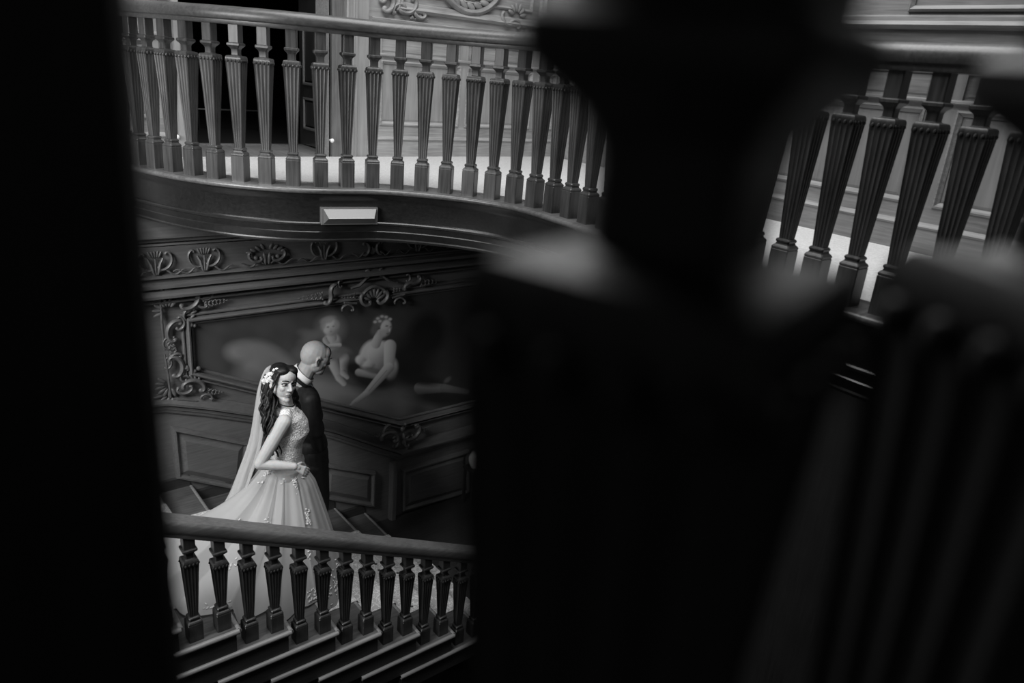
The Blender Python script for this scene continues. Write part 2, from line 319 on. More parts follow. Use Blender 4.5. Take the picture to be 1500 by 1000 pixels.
# ------------------------------------------------------------------ rest of the shell (out of view)
wl = MB(); wl.box(-1.55, -1.3, -2.05, 2.1, ZB, ZT); wl.box(-1.55, -1.3, 4.3, WY+.25, ZB, ZT); wl.box(-1.55, -1.3, 2.1, 4.3, 1.8, ZT); wl.box(-1.55, -1.3, 2.1, 4.3, ZB, .1)
o = wl.build('wall_left', M['low']); tag(o, 'wall with the tall stair window', None, None, 'structure')
wf = MB()
for y in (2.1, 2.82, 3.54, 4.26): wf.box(-1.36, -1.30, y, y+.04, .1, 1.8)
for z in (.1, .93, 1.76): wf.box(-1.36, -1.30, 2.1, 4.3, z, z+.04)
o = wf.build('window_1', M['low']); tag(o, 'tall leaded stair window frame', None, None, 'structure')
o = MB().box(-1.55, WX+.25, -2.05, -1.8, ZB, ZT).build('wall_front', M['low']); tag(o, 'wall behind the landing', None, None, 'structure')
cl = MB(); cl.box(-1.55, .1, -2.05, WY+.25, ZT, ZT+.2); cl.box(4.1, XB+.25, -2.05, WY+.25, ZT, ZT+.2); cl.box(.1, 4.1, -2.05, .9, ZT, ZT+.2); cl.box(.1, 4.1, 4.9, WY+.25, ZT, ZT+.2)
o = cl.build('ceiling', M['plaster']); tag(o, 'plaster ceiling round the stair skylight', None, None, 'structure')
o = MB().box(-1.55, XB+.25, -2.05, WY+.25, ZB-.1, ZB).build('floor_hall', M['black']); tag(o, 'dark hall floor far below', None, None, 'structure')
# near landing that the camera looks out from
fgp = [(-1.3, .46), (-.06, .46), (.06, .33), (.16, .20), (.22, .17), (.36, .10), (.60, -.02), (.9, -.17), (2.9, -.9), (2.9, -1.8), (-1.3, -1.8)]
o = slab(fgp, -.33, 0).build('floor_landing', M['stair_d']); tag(o, 'dark near landing floor', None, None, 'structure')
# ------------------------------------------------------------------ balusters
def sq(z, h, c=.004):
    a = h-c; return [(h, -a, z), (h, a, z), (a, h, z), (-a, h, z), (-h, a, z), (-h, -a, z), (-a, -h, z), (a, -h, z)]
def fluted(z, h, depth, n=24):
    out = []
    for f in range(4):
        ca, sa = [(1, 0), (0, 1), (-1, 0), (0, -1)][f]
        for k in range(n):
            s = -1+2*k/n; t = (s*.90+1/1)*.5
            ins = depth*abs(math.sin(math.pi*4*(s+1)/2))**.8
            x = h-ins; y = s*h
            out.append((x*ca-y*sa, x*sa+y*ca, z))
    return out
def baluster_parts(total=.867, base=.165, collar_off=.107, sb=.0225, st=.0455):
    """mesh data for one baluster: total height, block height, collar distance below the rail"""
    zc = total-collar_off; zb = zc-.057; zs = base+.031
    blk = MB().rings([sq(0, .0405), sq(base-.016, .0405), sq(base-.013, .0385), sq(base-.010, .0405), sq(base-.004, .040), sq(base+.002, .036), sq(base+.006, .031), sq(base+.014, .028)])
    sh = MB()
    sh.rings([sq(base+.013, .027), sq(base+.016, .0315, .006), sq(base+.023, .0325, .006), sq(base+.028, .030, .006), sq(base+.031, .0245)])
    L = zb-zs; rs = [fluted(zs-.004, sb-.001, 0), fluted(zs+.006, sb, .0022)]
    for t in (.25, .5, .75): rs.append(fluted(zs+L*t, sb+(st-sb)*t, .0030+.001*t))
    rs += [fluted(zb-.034, st-.0008, .0042), fluted(zb-.028, st-.0004, .0036), fluted(zb-.020, st, .001), fluted(zb-.014, st, 0)]
    rs += [fluted(zb-.006, st-.0012, 0), fluted(zb, st-.005, 0), fluted(zb+.002, st-.014, 0)]
    sh.rings(rs)
    for f in range(4):
        ca, sa = [(1, 0), (0, 1), (-1, 0), (0, -1)][f]
        for k in range(4):
            y = (-.75+.5*k)*st; x = st-.0002
            sh.ell((x*ca-y*sa, x*sa+y*ca, zb-.026), (.0068, .0068, .0088), None, 8, 5)
    sh.rings([sq(zb+.001, .028), sq(zb+.006, .0215), sq(zb+.030, .0215), sq(zb+.038, .0235)])
    cpt = MB().rings([sq(zb+.036, .023), sq(zb+.042, .026), sq(zb+.050, .034), sq(zb+.056, .039), sq(zb+.066, .039), sq(zb+.069, .036), sq(zb+.071, .0305), sq(total, .0305)])
    return blk.mesh('base_block'), smooth_me(sh.mesh('baluster'), 32), smooth_me(cpt.mesh('capital'), 25)
def smooth_me(me, ang):
    me.polygons.foreach_set('use_smooth', [True]*len(me.polygons)); me.set_sharp_from_angle(angle=math.radians(ang)); return me
def put_baluster(parts, parent, loc, rz, mat):
    blk, sh, cpt = parts
    for me in parts:
        if not me.materials: me.materials.append(mat)
    b = bpy.data.objects.new('baluster', sh); COL.objects.link(b); b.parent = parent; b.location = loc; b.rotation_euler = (0, 0, rz)
    for n, me in (('base_block', blk), ('capital', cpt)):
        c = bpy.data.objects.new(n, me); COL.objects.link(c); c.parent = b
    return b
RAILP = [(-.040, .867), (.040, .867), (.043, .874), (.043, .888), (.052, .895), (.056, .908), (.056, .925), (.050, .942), (.034, .956), (.012, .962), (-.012, .962), (-.034, .956), (-.050, .942), (-.056, .925), (-.056, .908), (-.052, .895), (-.043, .888), (-.043, .874)]
GB = baluster_parts()
gal = empty('gallery_balustrade', (0, 0, 0)); tag(gal, 'long oak gallery balustrade of fluted tapering balusters curving in front of the doorway', 'balustrade')
for i, p in enumerate(bal_pts):
    a = np.array(bal_pts[max(i-1, 0)]); b = np.array(bal_pts[min(i+1, len(bal_pts)-1)]); t = b-a
    put_baluster(GB, gal, (p[0], p[1], .0), math.atan2(t[1], t[0]), M['bal'])
sweep_plan(EDGE, RAILP).build('handrail', M['rail'], gal, True, 35)
def newel(parent, x, y, h, rz, mat, w=.07):
    n = MB().rings([sq(0, w+.012, .006), sq(.16, w+.012, .006), sq(.175, w, .006), sq(h-.05, w, .006), sq(h-.04, w+.012, .006), sq(h, w+.012, .006), sq(h+.02, w-.01, .006)]).build('newel_post', mat, parent)
    n.location = (x, y, 0); n.rotation_euler = (0, 0, rz); return n
newel(gal, 2.77, .36, 1.05, 0, M['bal'])
# near balustrade that the view is taken through
near = empty('landing_balustrade', (0, 0, 0)); tag(near, 'dark blurred landing balustrade close to the viewer, with a thick newel post', 'balustrade')
FG = [(.18, .14, math.radians(-15+30)), (.32, .07, math.radians(-25)), (.46, .0, math.radians(-27)), (.60, -.07, math.radians(-27))]
FB = tuple(m.copy() for m in GB)
for m_ in FB: m_.materials.clear()
for x, y, a in FG: put_baluster(FB, near, (x, y, 0), a, M['fg'])
newel(near, .0, .36, 1.05, 0, M['fg'])
NP = [tuple(p) for p in catmull([(.0, .36), (.075, .23), (.18, .14), (.32, .07), (.46, .0), (.60, -.07), (.85, -.19)], 5)]
sweep_plan(NP, RAILP).build('handrail', M['fg'], near, True, 35)
newel(near, .90, -.215, 1.05, math.radians(-27), M['fg'])
# ------------------------------------------------------------------ staircase
tz = lambda k: -2.4117-.1565*k
tx = lambda k: 1.1474+.3125*k
YS = 3.60
st = empty('staircase', (1.5, 4.5, tz(7)-.02)); st_off = Vector(st.location)
def sbuild(mb, name, mat, **k):
    o = mb.build(name, mat, st, **k); o.matrix_parent_inverse = Matrix.Translation(-st_off); return o
tag(st, 'dark oak staircase with stacked block steps descending along the painted wall', 'staircase')
for k in range(-4, 7):
    x1 = tx(k); x0 = x1-.75; z1 = tz(k); z0 = z1-.1565
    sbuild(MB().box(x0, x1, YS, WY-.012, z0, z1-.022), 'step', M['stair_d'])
    r = .0125; zc = z1-.0125
    prof = [(.0, z1)]+[(-.012-r*math.sin(math.pi*q/6), zc+r*math.cos(math.pi*q/6)) for q in range(7)]+[(.0, z1-.025)]
    tb = MB().box(x0, x1, YS-.012, WY-.012, z1-.0249, z1)
    sbuild(tb, 'tread', M['stair'])
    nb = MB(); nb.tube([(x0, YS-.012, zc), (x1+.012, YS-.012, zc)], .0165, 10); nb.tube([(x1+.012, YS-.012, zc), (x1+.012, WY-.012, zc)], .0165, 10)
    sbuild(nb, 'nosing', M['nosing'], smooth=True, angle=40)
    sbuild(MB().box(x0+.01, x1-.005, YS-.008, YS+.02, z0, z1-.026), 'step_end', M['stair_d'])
sp = MB()
zl = lambda x: -2.4117-.5008*(x-1.1474)
poly = [(-.9, zl(-.9)-.95), (3.0, zl(3.0)-.75), (3.0, zl(3.0)-.42), (-.9, zl(-.9)-.55)]
sp.add([(x, YS+.10, z) for x, z in poly]+[(x, WY-.02, z) for x, z in poly], [(0, 1, 2, 3), (7, 6, 5, 4), (0, 4, 5, 1), (1, 5, 6, 2), (2, 6, 7, 3), (3, 7, 4, 0)])
sbuild(sp, 'carriage', M['stair_d'])
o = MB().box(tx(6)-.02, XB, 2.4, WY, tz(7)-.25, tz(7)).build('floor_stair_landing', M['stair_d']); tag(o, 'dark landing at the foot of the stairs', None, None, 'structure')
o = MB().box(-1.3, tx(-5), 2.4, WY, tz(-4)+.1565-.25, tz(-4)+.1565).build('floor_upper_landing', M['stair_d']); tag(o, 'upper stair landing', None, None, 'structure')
# stair carpet: one runner over treads and risers, rounded over each nosing
cpts = []
for k in range(-4, 7):
    x1 = tx(k); z1 = tz(k)
    cpts += [(x1-.3125+.035, z1+.010), (x1-.01, z1+.010)]+[(x1+.012+.026*math.sin(math.pi*q/6), z1-.0125+.024*math.cos(math.pi*q/6)) for q in range(1, 6)]+[(x1+.016, z1-.045), (x1+.014, z1-.1565+.02)]
cpts += [(tx(6)+.05, tz(7)+.010), (tx(6)+.25, tz(7)+.010)]
n = len(cpts); rb = MB()
Y0, Y1 = 3.95, 5.12
rb.add([(x, Y0, z) for x, z in cpts]+[(x, Y1, z) for x, z in cpts]+[(x, Y0, z-.008) for x, z in cpts]+[(x, Y1, z-.008) for x, z in cpts],
    [(i, i+1, n+i+1, n+i) for i in range(n-1)]+[(i+1, i, 2*n+i, 2*n+i+1) for i in range(n-1)]+[(n+i, n+i+1, 3*n+i+1, 3*n+i) for i in range(n-1)])
o = rb.build('stair_carpet', M['scarpet'], None, True, 50); tag(o, 'pale floral patterned carpet runner laid down the stairs', 'carpet')
# stair balustrade
sbal = empty('stair_balustrade', (1.5, YS+.06, tz(7))); off2 = Vector(sbal.location)
tag(sbal, 'sloping oak stair balustrade with short square balusters in front of the bride', 'balustrade')
rl = lambda X: -1.714-.4734*(X-.892)
for i in range(-4, 15):
    X = .934+.1556*i
    k = math.ceil((X-tx(0))/.3125-1e-6)
    zt = tz(k) if k <= 6 else tz(7); tot = rl(X)-zt
    b = put_baluster(baluster_parts(tot+.012, .128, .095, .022, .041), sbal, Vector((X, YS+.06, zt))-off2, 0, M['sbal'])
xa, xb = .934-.1556*4.6, .934+.1556*14.6
SRP = [(-.042, 0), (.042, 0), (.046, .010), (.046, .026), (.054, .034), (.060, .048), (.060, .084), (.057, .098), (.049, .106), (-.049, .106), (-.057, .098), (-.060, .084), (-.060, .048), (-.054, .034), (-.046, .026), (-.046, .010)]
path = [(xa+(xb-xa)*t/8, YS+.06, rl(xa+(xb-xa)*t/8)) for t in range(9)]
o = sweep_plan(path, SRP).build('handrail', M['srail'], sbal, True, 35); o.matrix_parent_inverse = Matrix.Translation(-off2)
for X, kk in ((xa-.06, -2), (xb+.06, 7)):
    zt = tz(math.ceil((X-tx(0))/.3125-1e-6)) if kk < 7 else tz(7)
    nn = newel(sbal, 0, 0, 1.0, 0, M['sbal']); nn.location = Vector((X, YS+.06, zt))-off2
# ------------------------------------------------------------------ carving kit: tubes, scrolls, shells and sprays laid on a wall
class Carve:
    def __init__(s, place, d=.012): s.mb = MB(); s.place = place; s.d = d
    def stroke(s, pts, r, taper=True, n=6):
        r = r*1.35
        m = len(pts); rr = []
        for i in range(m):
            t = i/(m-1); rr.append(r*(.45+.55*math.sin(math.pi*min(1, max(0, .12+.76*t)))) if taper else r)
        s.mb.tube([s.place(p[0], p[1], s.d+r*.35) for p in pts], rr, n); return s
    def scroll(s, c, size, ang, flip=1, r=None, kind='C', turn=2.3):
        """C or S scroll centred at c, spiralling in at both ends"""
        n = 44; pts = []; x = y = 0; h = 0
        for i in range(n):
            t = -1+2*i/(n-1)
            k = (.55+turn*abs(t)**3.2)*3.1
            if kind == 'S' and t < 0: k = -k
            h += k*2/(n-1); x += math.cos(h)*2/(n-1)/(1+1.6*abs(t)**3); y += math.sin(h)*2/(n-1)/(1+1.6*abs(t)**3); pts.append((x, y))
        P = np.array(pts); P -= P.mean(0); e = P[-1]-P[0]; P /= max(np.ptp(P[:, 0]), np.ptp(P[:, 1]))
        a0 = math.atan2(P[-1][1]-P[0][1], P[-1][0]-P[0][0]); ca, sa = math.cos(-a0), math.sin(-a0)
        P = np.array([(p[0]*ca-p[1]*sa, (p[0]*sa+p[1]*ca)*flip) for p in P]); ca, sa = math.cos(ang), math.sin(ang)
        P = [(c[0]+size*(p[0]*ca-p[1]*sa), c[1]+size*(p[0]*sa+p[1]*ca)) for p in P]
        s.stroke(P, r or size*.075)
        for q in (P[0], P[-1]): s.bud(q, (r or size*.075)*1.35)
        return s
    def bud(s, c, r, ar=1, ang=0):
        p = s.place(c[0], c[1], s.d); a = Vector(s.place(1, 0, 0))-Vector(s.place(0, 0, 0)); b = Vector(s.place(0, 1, 0))-Vector(s.place(0, 0, 0)); nn = Vector(s.place(0, 0, 1))-Vector(s.place(0, 0, 0))
        ca, sa = math.cos(ang), math.sin(ang); u = a*ca+b*sa; v = -a*sa+b*ca
        R = Matrix((u, v, nn)).transposed(); s.mb.ell(p, (r*ar, r, r*.75), R, 8, 6); return s
    def leaf(s, c, L, w, ang): return s.bud((c[0]+math.cos(ang)*L/2, c[1]+math.sin(ang)*L/2), w/2, L/w, ang)
    def spray(s, c, L, ang, n=6, w=.02):
        ca, sa = math.cos(ang), math.sin(ang)
        for i in range(n):
            t = i/n; q = (c[0]+ca*L*t, c[1]+sa*L*t); k = w*(1.15-.75*t)
            for sd in (-1, 1):
                s.leaf(q, k*1.7, k*.8, ang+sd*.85); s.bud((q[0]-sa*sd*k*1.1, q[1]+ca*sd*k*1.1), k*.42)
        s.leaf((c[0]+ca*L*.92, c[1]+sa*L*.92), L*.16, w*.5, ang); return s
    def shell(s, c, R, ang, spread=1.25, n=7, rim=True, r0=.28):
        pts = []
        for i in range(n):
            a = ang+spread*(-1+2*i/(n-1)); s.leaf((c[0]+math.cos(a)*R*r0, c[1]+math.sin(a)*R*r0), R*(1-r0), R*.26*spread/1.25*7/n, a)
        if rim:
            P = [(c[0]+R*1.06*math.cos(ang+spread*1.15*(-1+2*i/20)), c[1]+R*1.06*math.sin(ang+spread*1.15*(-1+2*i/20))) for i in range(21)]; s.stroke(P, R*.10)
        return s
    def build(s, parent, mat, name='carved_ornament'): return s.mb.build(name, mat, parent, True, 60)
def W(x, y): return px_wall(x, y)
# ------------------------------------------------------------------ lower wall: cornice, cove with carving, mouldings
XL, XR = -.6, XB
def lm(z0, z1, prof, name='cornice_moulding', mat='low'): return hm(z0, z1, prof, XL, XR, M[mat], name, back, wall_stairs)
lm(-.58, -.335, [(0, .03), (.05, .07), (.12, .07), (.2, .12), (.9, .12), (1, .14)])
lm(-.602, -.58, [(0, .04), (.4, .07), (1, .07)])
lm(-.812, -.602, [(t, .02+.055*t**2) for t in [i/8 for i in range(9)]], 'frieze_cove')
lm(-.832, -.812, [(0, .06), (.25, .085), (.75, .085), (1, .03)])
lm(-.862, -.832, [(0, .035), (.5, .03), (1, .045)])
lm(-.908, -.862, [(0, .06), (.2, .095), (.8, .10), (1, .07)])
lm(-.922, -.908, [(0, .045), (1, .045)])
lm(-.985, -.922, [(0, .055), (.12, .09), (.35, .125), (.65, .13), (.88, .105), (1, .07)])
lm(-1.000, -.985, [(0, .03), (1, .04)])
lm(-1.022, -1.000, [(0, .02), (.2, .065), (.7, .075), (1, .05)])
fr = [(225, 'p'), (296, 'p'), (387, 'a'), (470, 'p'), (541, 's'), (607, 'p'), (664, 'a')]
for px, kind in fr:
    cx = px_wall(px, 385-.09*(px-296)+2)[0]; cz = -.735
    c = Carve(back, .058)
    if kind == 'p':
        for sd in (-1, 1):
            c.scroll((cx+sd*.075, cz+.022), .125, math.radians(90-sd*28), sd, .0085)
            c.stroke([(cx+sd*(.02+.2*t), cz-.05+.02*math.sin(t*9)-.012*t) for t in [i/10 for i in range(11)]], .006)
            c.stroke([(cx+sd*.012, cz-.065), (cx+sd*.022, cz-.03), (cx+sd*.03, cz+.01), (cx+sd*.05, cz+.05)], .009)
        for k in range(-2, 3): c.leaf((cx+k*.012, cz+.055), .055, .016, math.pi/2-k*.22)
        c.stroke([(cx, cz-.065), (cx, cz+.05)], .008)
    elif kind == 'a':
        for sd in (-1, 1):
            for k in range(4): c.leaf((cx+sd*(.02+.03*k), cz+.055-.006*k), .055, .026, math.pi/2-sd*(.5+.32*k))
            c.scroll((cx+sd*.10, cz-.005), .10, math.radians(90-sd*60), sd, .011)
            c.bud((cx+sd*.085, cz-.005), .02); c.stroke([(cx+sd*(.03+.17*t), cz-.055+.018*math.sin(t*8)) for t in [i/10 for i in range(11)]], .006)
            c.leaf((cx+sd*.012, cz-.065), .10, .03, math.pi/2-sd*.12)
    else:
        for sd in (-1, 1):
            c.scroll((cx+sd*.06, cz-.003), .10, math.radians(90), -sd, .011); c.stroke([(cx+sd*(.05+.13*t), cz-.055+.018*math.sin(t*8)) for t in [i/10 for i in range(11)]], .006)
        for k in range(-2, 3): c.leaf((cx, cz-.06), .07, .018, math.pi/2-k*.3)
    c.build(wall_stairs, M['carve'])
# ------------------------------------------------------------------ the painting in its carved frame
pic = empty('painting', (3.2, WY-.02, -1.8)); poff = Vector(pic.location)
tag(pic, 'wide framed oil painting of a cherub and a reclining woman on clouds', 'painting')
def padopt(o): o.parent = pic; o.matrix_parent_inverse = Matrix.Translation(-poff); return o
ZTOP = -1.212; zbl = -1.568; xbl = 1.566; xc = 3.385; zc_ = -2.428; XRI = 4.86
inner_poly = [(xbl, zbl), (xc, zc_), (XRI, zc_), (XRI, ZTOP), (xbl, ZTOP)]          # counter-clockwise
fprof = [(.006, .002), (.006, .016), (-.004, .024), (-.012, .024), (-.016, .010), (-.022, .010), (-.024, .045), (-.032, .066), (-.044, .072), (-.054, .060), (-.058, .036), (-.064, .022), (-.070, .022), (-.072, .046), (-.082, .050), (-.088, .040), (-.090, -.01), (0, -.01)]
padopt(wall_mould(inner_poly, fprof, back, True).build('frame', M['low'], None, True, 25))
# canvas: a grid whose own paint is a colour attribute (clouds, cherub, woman)
step = .008; us = np.arange(xbl, XRI+step/2, step); vs = np.arange(zc_, ZTOP+step/2, step)
U, V = np.meshgrid(us, vs)
D = np.stack([U, np.full_like(U, WY), V-H], -1); dw = D @ CW
PXX = 750+F*(D @ CR)/dw; PYY = 500-F*(D @ CU)/dw                      # the picture's own layout, measured off the photograph
def nz(x, y, s, k):
    a = np.sin(x/s*1.7+k)+np.sin(y/s*1.3+k*2.1)+np.sin((x+y)/s*.9+k*.7)+np.sin((x-1.7*y)/s*1.1+1.3*k)
    return a/4
paint = .050+.018*nz(PXX, PYY, 37, 1)+.008*nz(PXX, PYY, 9, 4)
def mixp(mask, val, a=1.0):
    global paint
    m = np.clip(mask, 0, 1)*a; paint = paint*(1-m)+val*m
def ell_(x, y, rx, ry, ang=0, soft=.25):
    c, s_ = math.cos(math.radians(ang)), math.sin(math.radians(ang)); dx = PXX-x; dy = PYY-y
    q = np.hypot((dx*c+dy*s_)/rx, (-dx*s_+dy*c)/ry); return (1+soft-q)/(2*soft)
def cap_(x1, y1, x2, y2, r1, r2, soft=.8):
    dx, dy = x2-x1, y2-y1; t = np.clip(((PXX-x1)*dx+(PYY-y1)*dy)/(dx*dx+dy*dy), 0, 1)
    d = np.hypot(PXX-(x1+dx*t), PYY-(y1+dy*t)); r = r1+(r2-r1)*t; return (r-d)/soft+.5
def sell(x, y, rx, ry, ang, soft, val):
    t = np.clip(((PXX-x)*.75+(PYY-y)*.65)/max(2., .8*(rx+ry)/2), -1, 1); mixp(ell_(x, y, rx, ry, ang, soft), val*(1-.42*t-.12*t*t))
def scap(x1, y1, x2, y2, r1, r2, val):
    L = math.hypot(x2-x1, y2-y1); nx_, ny_ = -(y2-y1)/L, (x2-x1)/L
    if nx_*.75+ny_*.65 < 0: nx_, ny_ = -nx_, -ny_
    t = np.clip(((PXX-x1)*nx_+(PYY-y1)*ny_)/max(1.5, (r1+r2)/2), -1, 1); mixp(cap_(x1, y1, x2, y2, r1, r2, 1.4), val*(1-.42*t-.12*t*t))
wob = 1+.12*nz(PXX, PYY, 13, 2)
mixp(ell_(640, 500, 90, 60, 0, .5), .02, .8)
for x, y, rx, ry, v, a, sf in [(352, 515, 20, 14, .20, 0, .5), (378, 512, 26, 13, .17, 10, .5), (395, 530, 34, 20, .19, 20, .4), (372, 540, 24, 16, .17, 0, .5), (360, 556, 22, 13, .13, 0, .6), (420, 548, 30, 18, .15, 20, .5), (440, 520, 12, 10, .13, 0, .6),
    (470, 570, 34, 18, .22, 10, .5), (505, 585, 40, 17, .23, 12, .45), (535, 600, 40, 16, .20, 12, .5), (560, 596, 30, 24, .17, 0, .4), (590, 590, 24, 24, .15, 0, .4), (545, 615, 40, 10, .10, 12, .6), (620, 600, 20, 16, .09, 0, .6)]:
    mixp(ell_(x, y, rx, ry, a, sf)*wob, v+.03*nz(PXX, PYY, 11, x), .9)
mixp(ell_(455, 495, 18, 8, -30, .6), .14, .7); mixp(ell_(450, 488, 12, 6, 10, .6), .13, .6)                       # wing
mixp(ell_(484, 480, 19, 18, 0, .5), .16, .8)                                                                       # hair glow
scap(487, 530, 496, 553, 8, 5, .30); scap(496, 553, 503, 561, 5, 4, .30); scap(504, 524, 503, 546, 7.5, 5, .27); scap(503, 546, 508, 552, 5, 3, .27)
mixp(ell_(490, 518, 16, 9, -10, .3), .14); mixp(ell_(500, 512, 14, 6, 15, .4), .11, .8)
sell(486, 501, 12.5, 13, -15, .2, .33); scap(476, 497, 481, 507, 4, 3.5, .29); scap(481, 507, 497, 505, 3.5, 3, .31); mixp(cap_(478, 508, 496, 508, .5, .5, 1.2), .12, .8)
scap(485, 486, 486, 494, 6, 7, .30); sell(484, 479, 11.5, 12.5, 5, .15, .37); mixp(ell_(480, 468, 11, 5, -15, .35), .24, .9); mixp(ell_(473, 476, 4, 7, 10, .4), .22, .8); mixp(ell_(493, 474, 4, 6, -10, .4), .22, .8)
for x, y, r, v in [(480, 478.5, 1.2, .13), (488, 477.5, 1.1, .13), (484.5, 485, 1.3, .20), (484.5, 481.5, 1.0, .30)]: mixp(ell_(x, y, r*1.5, r, 0, .5), v)
mixp(ell_(478, 484, 3, 3, 0, .6), .42, .5)
# woman
mixp(ell_(528, 543, 24, 12, 20, .3), .015); mixp(ell_(545, 556, 28, 12, 10, .3), .02); mixp(ell_(600, 530, 30, 34, 0, .4), .012); mixp(ell_(625, 490, 26, 32, 20, .3), .010)
scap(525, 545, 548, 550, 5.5, 4.5, .24)
sell(547, 522, 21, 25, 15, .12, .34); sell(557, 512, 20, 12, -12, .2, .35); sell(528, 527, 8, 7, 25, .2, .36); sell(540, 534, 9, 6, 15, .3, .33)
mixp(ell_(546, 542, 16, 4, 12, .4), .10, .8); mixp(cap_(537, 504, 540, 528, .7, .7), .46, .6)
sell(573, 540, 9, 15, 10, .25, .26); scap(571, 506, 569, 538, 9, 7.5, .34); scap(569, 538, 535, 577, 7.5, 4.5, .33); scap(535, 577, 517, 590, 4.8, 3, .33)
for k in range(3): scap(520, 588, 512-k*1, 592+k*2.2, 1.2, .7, .30)
mixp(cap_(566, 542, 540, 572, .6, .6), .14, .6)
scap(556, 488, 550, 503, 6, 7, .31)
mixp(ell_(558, 470, 12, 9, -20, .25), .11); mixp(ell_(548, 482, 5, 8, 20, .35), .09)
sell(565, 480, 8, 12, 8, .15, .36); mixp(ell_(560, 488, 5, 6, 0, .4), .27, .7)
for x, y in [(553, 466), (559, 463), (565, 464), (571, 467), (549, 471), (556, 470)]: mixp(ell_(x, y, 2.4, 1.8, 0, .5), .42)
for x, y, rx, ry, v in [(566, 477, 2, 1, .05), (572, 478, 1.4, .9, .07), (570, 483, 1, 2.2, .44), (567.5, 488, 2.2, 1, .10)]: mixp(ell_(x, y, rx, ry, 0, .5), v)
# leg and dark drapery of the third figure
mixp(cap_(615, 568, 650, 568, 9, 6), .16); mixp(cap_(650, 568, 684, 573, 6, 3.5), .13); mixp(ell_(618, 556, 24, 8, 10, .4), .015, .9); mixp(ell_(640, 582, 40, 10, 5, .5), .015, .8)
mixp(ell_(655, 556, 6, 3, -40, .5), .10)
paint = np.clip(paint, .006, .6)
zlow = np.where(U < xc, zbl+(zc_-zbl)*(U-xbl)/(xc-xbl), zc_)
keep = V > zlow-step*1.2
ny, nx = U.shape
vv = np.stack([U, np.full_like(U, WY-.006), np.maximum(V, zlow-.004)], -1).reshape(-1, 3)
idx = np.arange(ny*nx).reshape(ny, nx)
q = np.stack([idx[:-1, :-1], idx[:-1, 1:], idx[1:, 1:], idx[1:, :-1]], -1).reshape(-1, 4)
q = q[keep[1:, 1:].reshape(-1) & keep[1:, :-1].reshape(-1)]
me = bpy.data.meshes.new('canvas'); me.from_pydata(vv.tolist(), [], q.tolist())
ca = me.color_attributes.new('paint', 'FLOAT_COLOR', 'POINT'); pv = paint.reshape(-1)
ca.data.foreach_set('color', np.stack([pv, pv, pv, np.ones_like(pv)], -1).reshape(-1))
mp_, nt, bs = nodes('oil_paint'); at = nt.nodes.new('ShaderNodeAttribute'); at.attribute_name = 'paint'; nt.links.new(at.outputs['Color'], bs.inputs['Base Color']); bs.inputs['Roughness'].default_value = .45; bs.inputs['Specular IOR Level'].default_value = .3
bpn = nt.nodes.new('ShaderNodeBump'); wv = nt.nodes.new('ShaderNodeTexNoise'); wv.inputs['Scale'].default_value = 90; bpn.inputs['Strength'].default_value = .08; nt.links.new(wv.outputs[0], bpn.inputs['Height']); nt.links.new(bpn.outputs[0], bs.inputs['Normal'])
padopt(link('canvas', me, mp_))
# carved corners and cartouches of the frame
def orn(fn, d=.05):
    c = Carve(back, d); fn(c); padopt(c.build(None, M['carve']))
R_ = math.radians
def tl(c):
    for k in range(5): c.leaf(W(232+k*2, 440-k*4), .08, .03, R_(150-k*28)); c.leaf(W(286-k*3, 452+k*5), .05, .022, R_(200+k*20))
    c.stroke([W(231, 430), W(234, 470), W(238, 510)], .008); c.stroke([W(228, 430), W(262, 426)], .008); c.scroll(W(300, 432), .08, R_(10), 1, .008); c.scroll(W(240, 500), .08, R_(95), -1, .008)
    c.shell(W(243, 452), .11, R_(125), 1.3, 7, False); c.scroll(W(278, 437), .15, R_(50), 1, .014); c.scroll(W(272, 455), .10, R_(60), -1, .010)
    c.scroll(W(250, 480), .15, R_(70), -1, .014); c.scroll(W(262, 470), .09, R_(80), 1, .010); c.scroll(W(290, 440), .10, R_(-60), 1, .009)
    c.spray(W(296, 443), .17, R_(4), 6, .022); c.spray(W(246, 492), .14, R_(-88), 5, .022); c.bud(W(263, 430), .022); c.bud(W(255, 428), .018); c.bud(W(277, 473), .018); c.bud(W(282, 474), .014)
def bl(c):
    for k in range(5): c.leaf(W(238+k*4, 575+k*1), .08, .03, R_(190+k*26)); c.leaf(W(272+k*4, 548+k*2), .05, .022, R_(160-k*20))
    c.stroke([W(238, 515), W(243, 545), W(247, 578)], .008); c.stroke([W(250, 580), W(285, 583)], .008); c.scroll(W(300, 577), .08, R_(-15), -1, .008); c.scroll(W(244, 528), .08, R_(85), 1, .008)
    c.shell(W(246, 560), .11, R_(215), 1.3, 7, False); c.scroll(W(256, 532), .15, R_(100), 1, .014); c.scroll(W(266, 545), .10, R_(80), -1, .010)
    c.scroll(W(282, 560), .15, R_(-20), -1, .014); c.scroll(W(268, 568), .10, R_(0), 1, .010); c.scroll(W(252, 520), .09, R_(30), -1, .010)
    c.spray(W(296, 570), .14, R_(-14), 5, .022); c.spray(W(252, 520), .12, R_(92), 4, .022); c.bud(W(288, 536), .020); c.bud(W(282, 540), .018); c.bud(W(270, 535), .02)
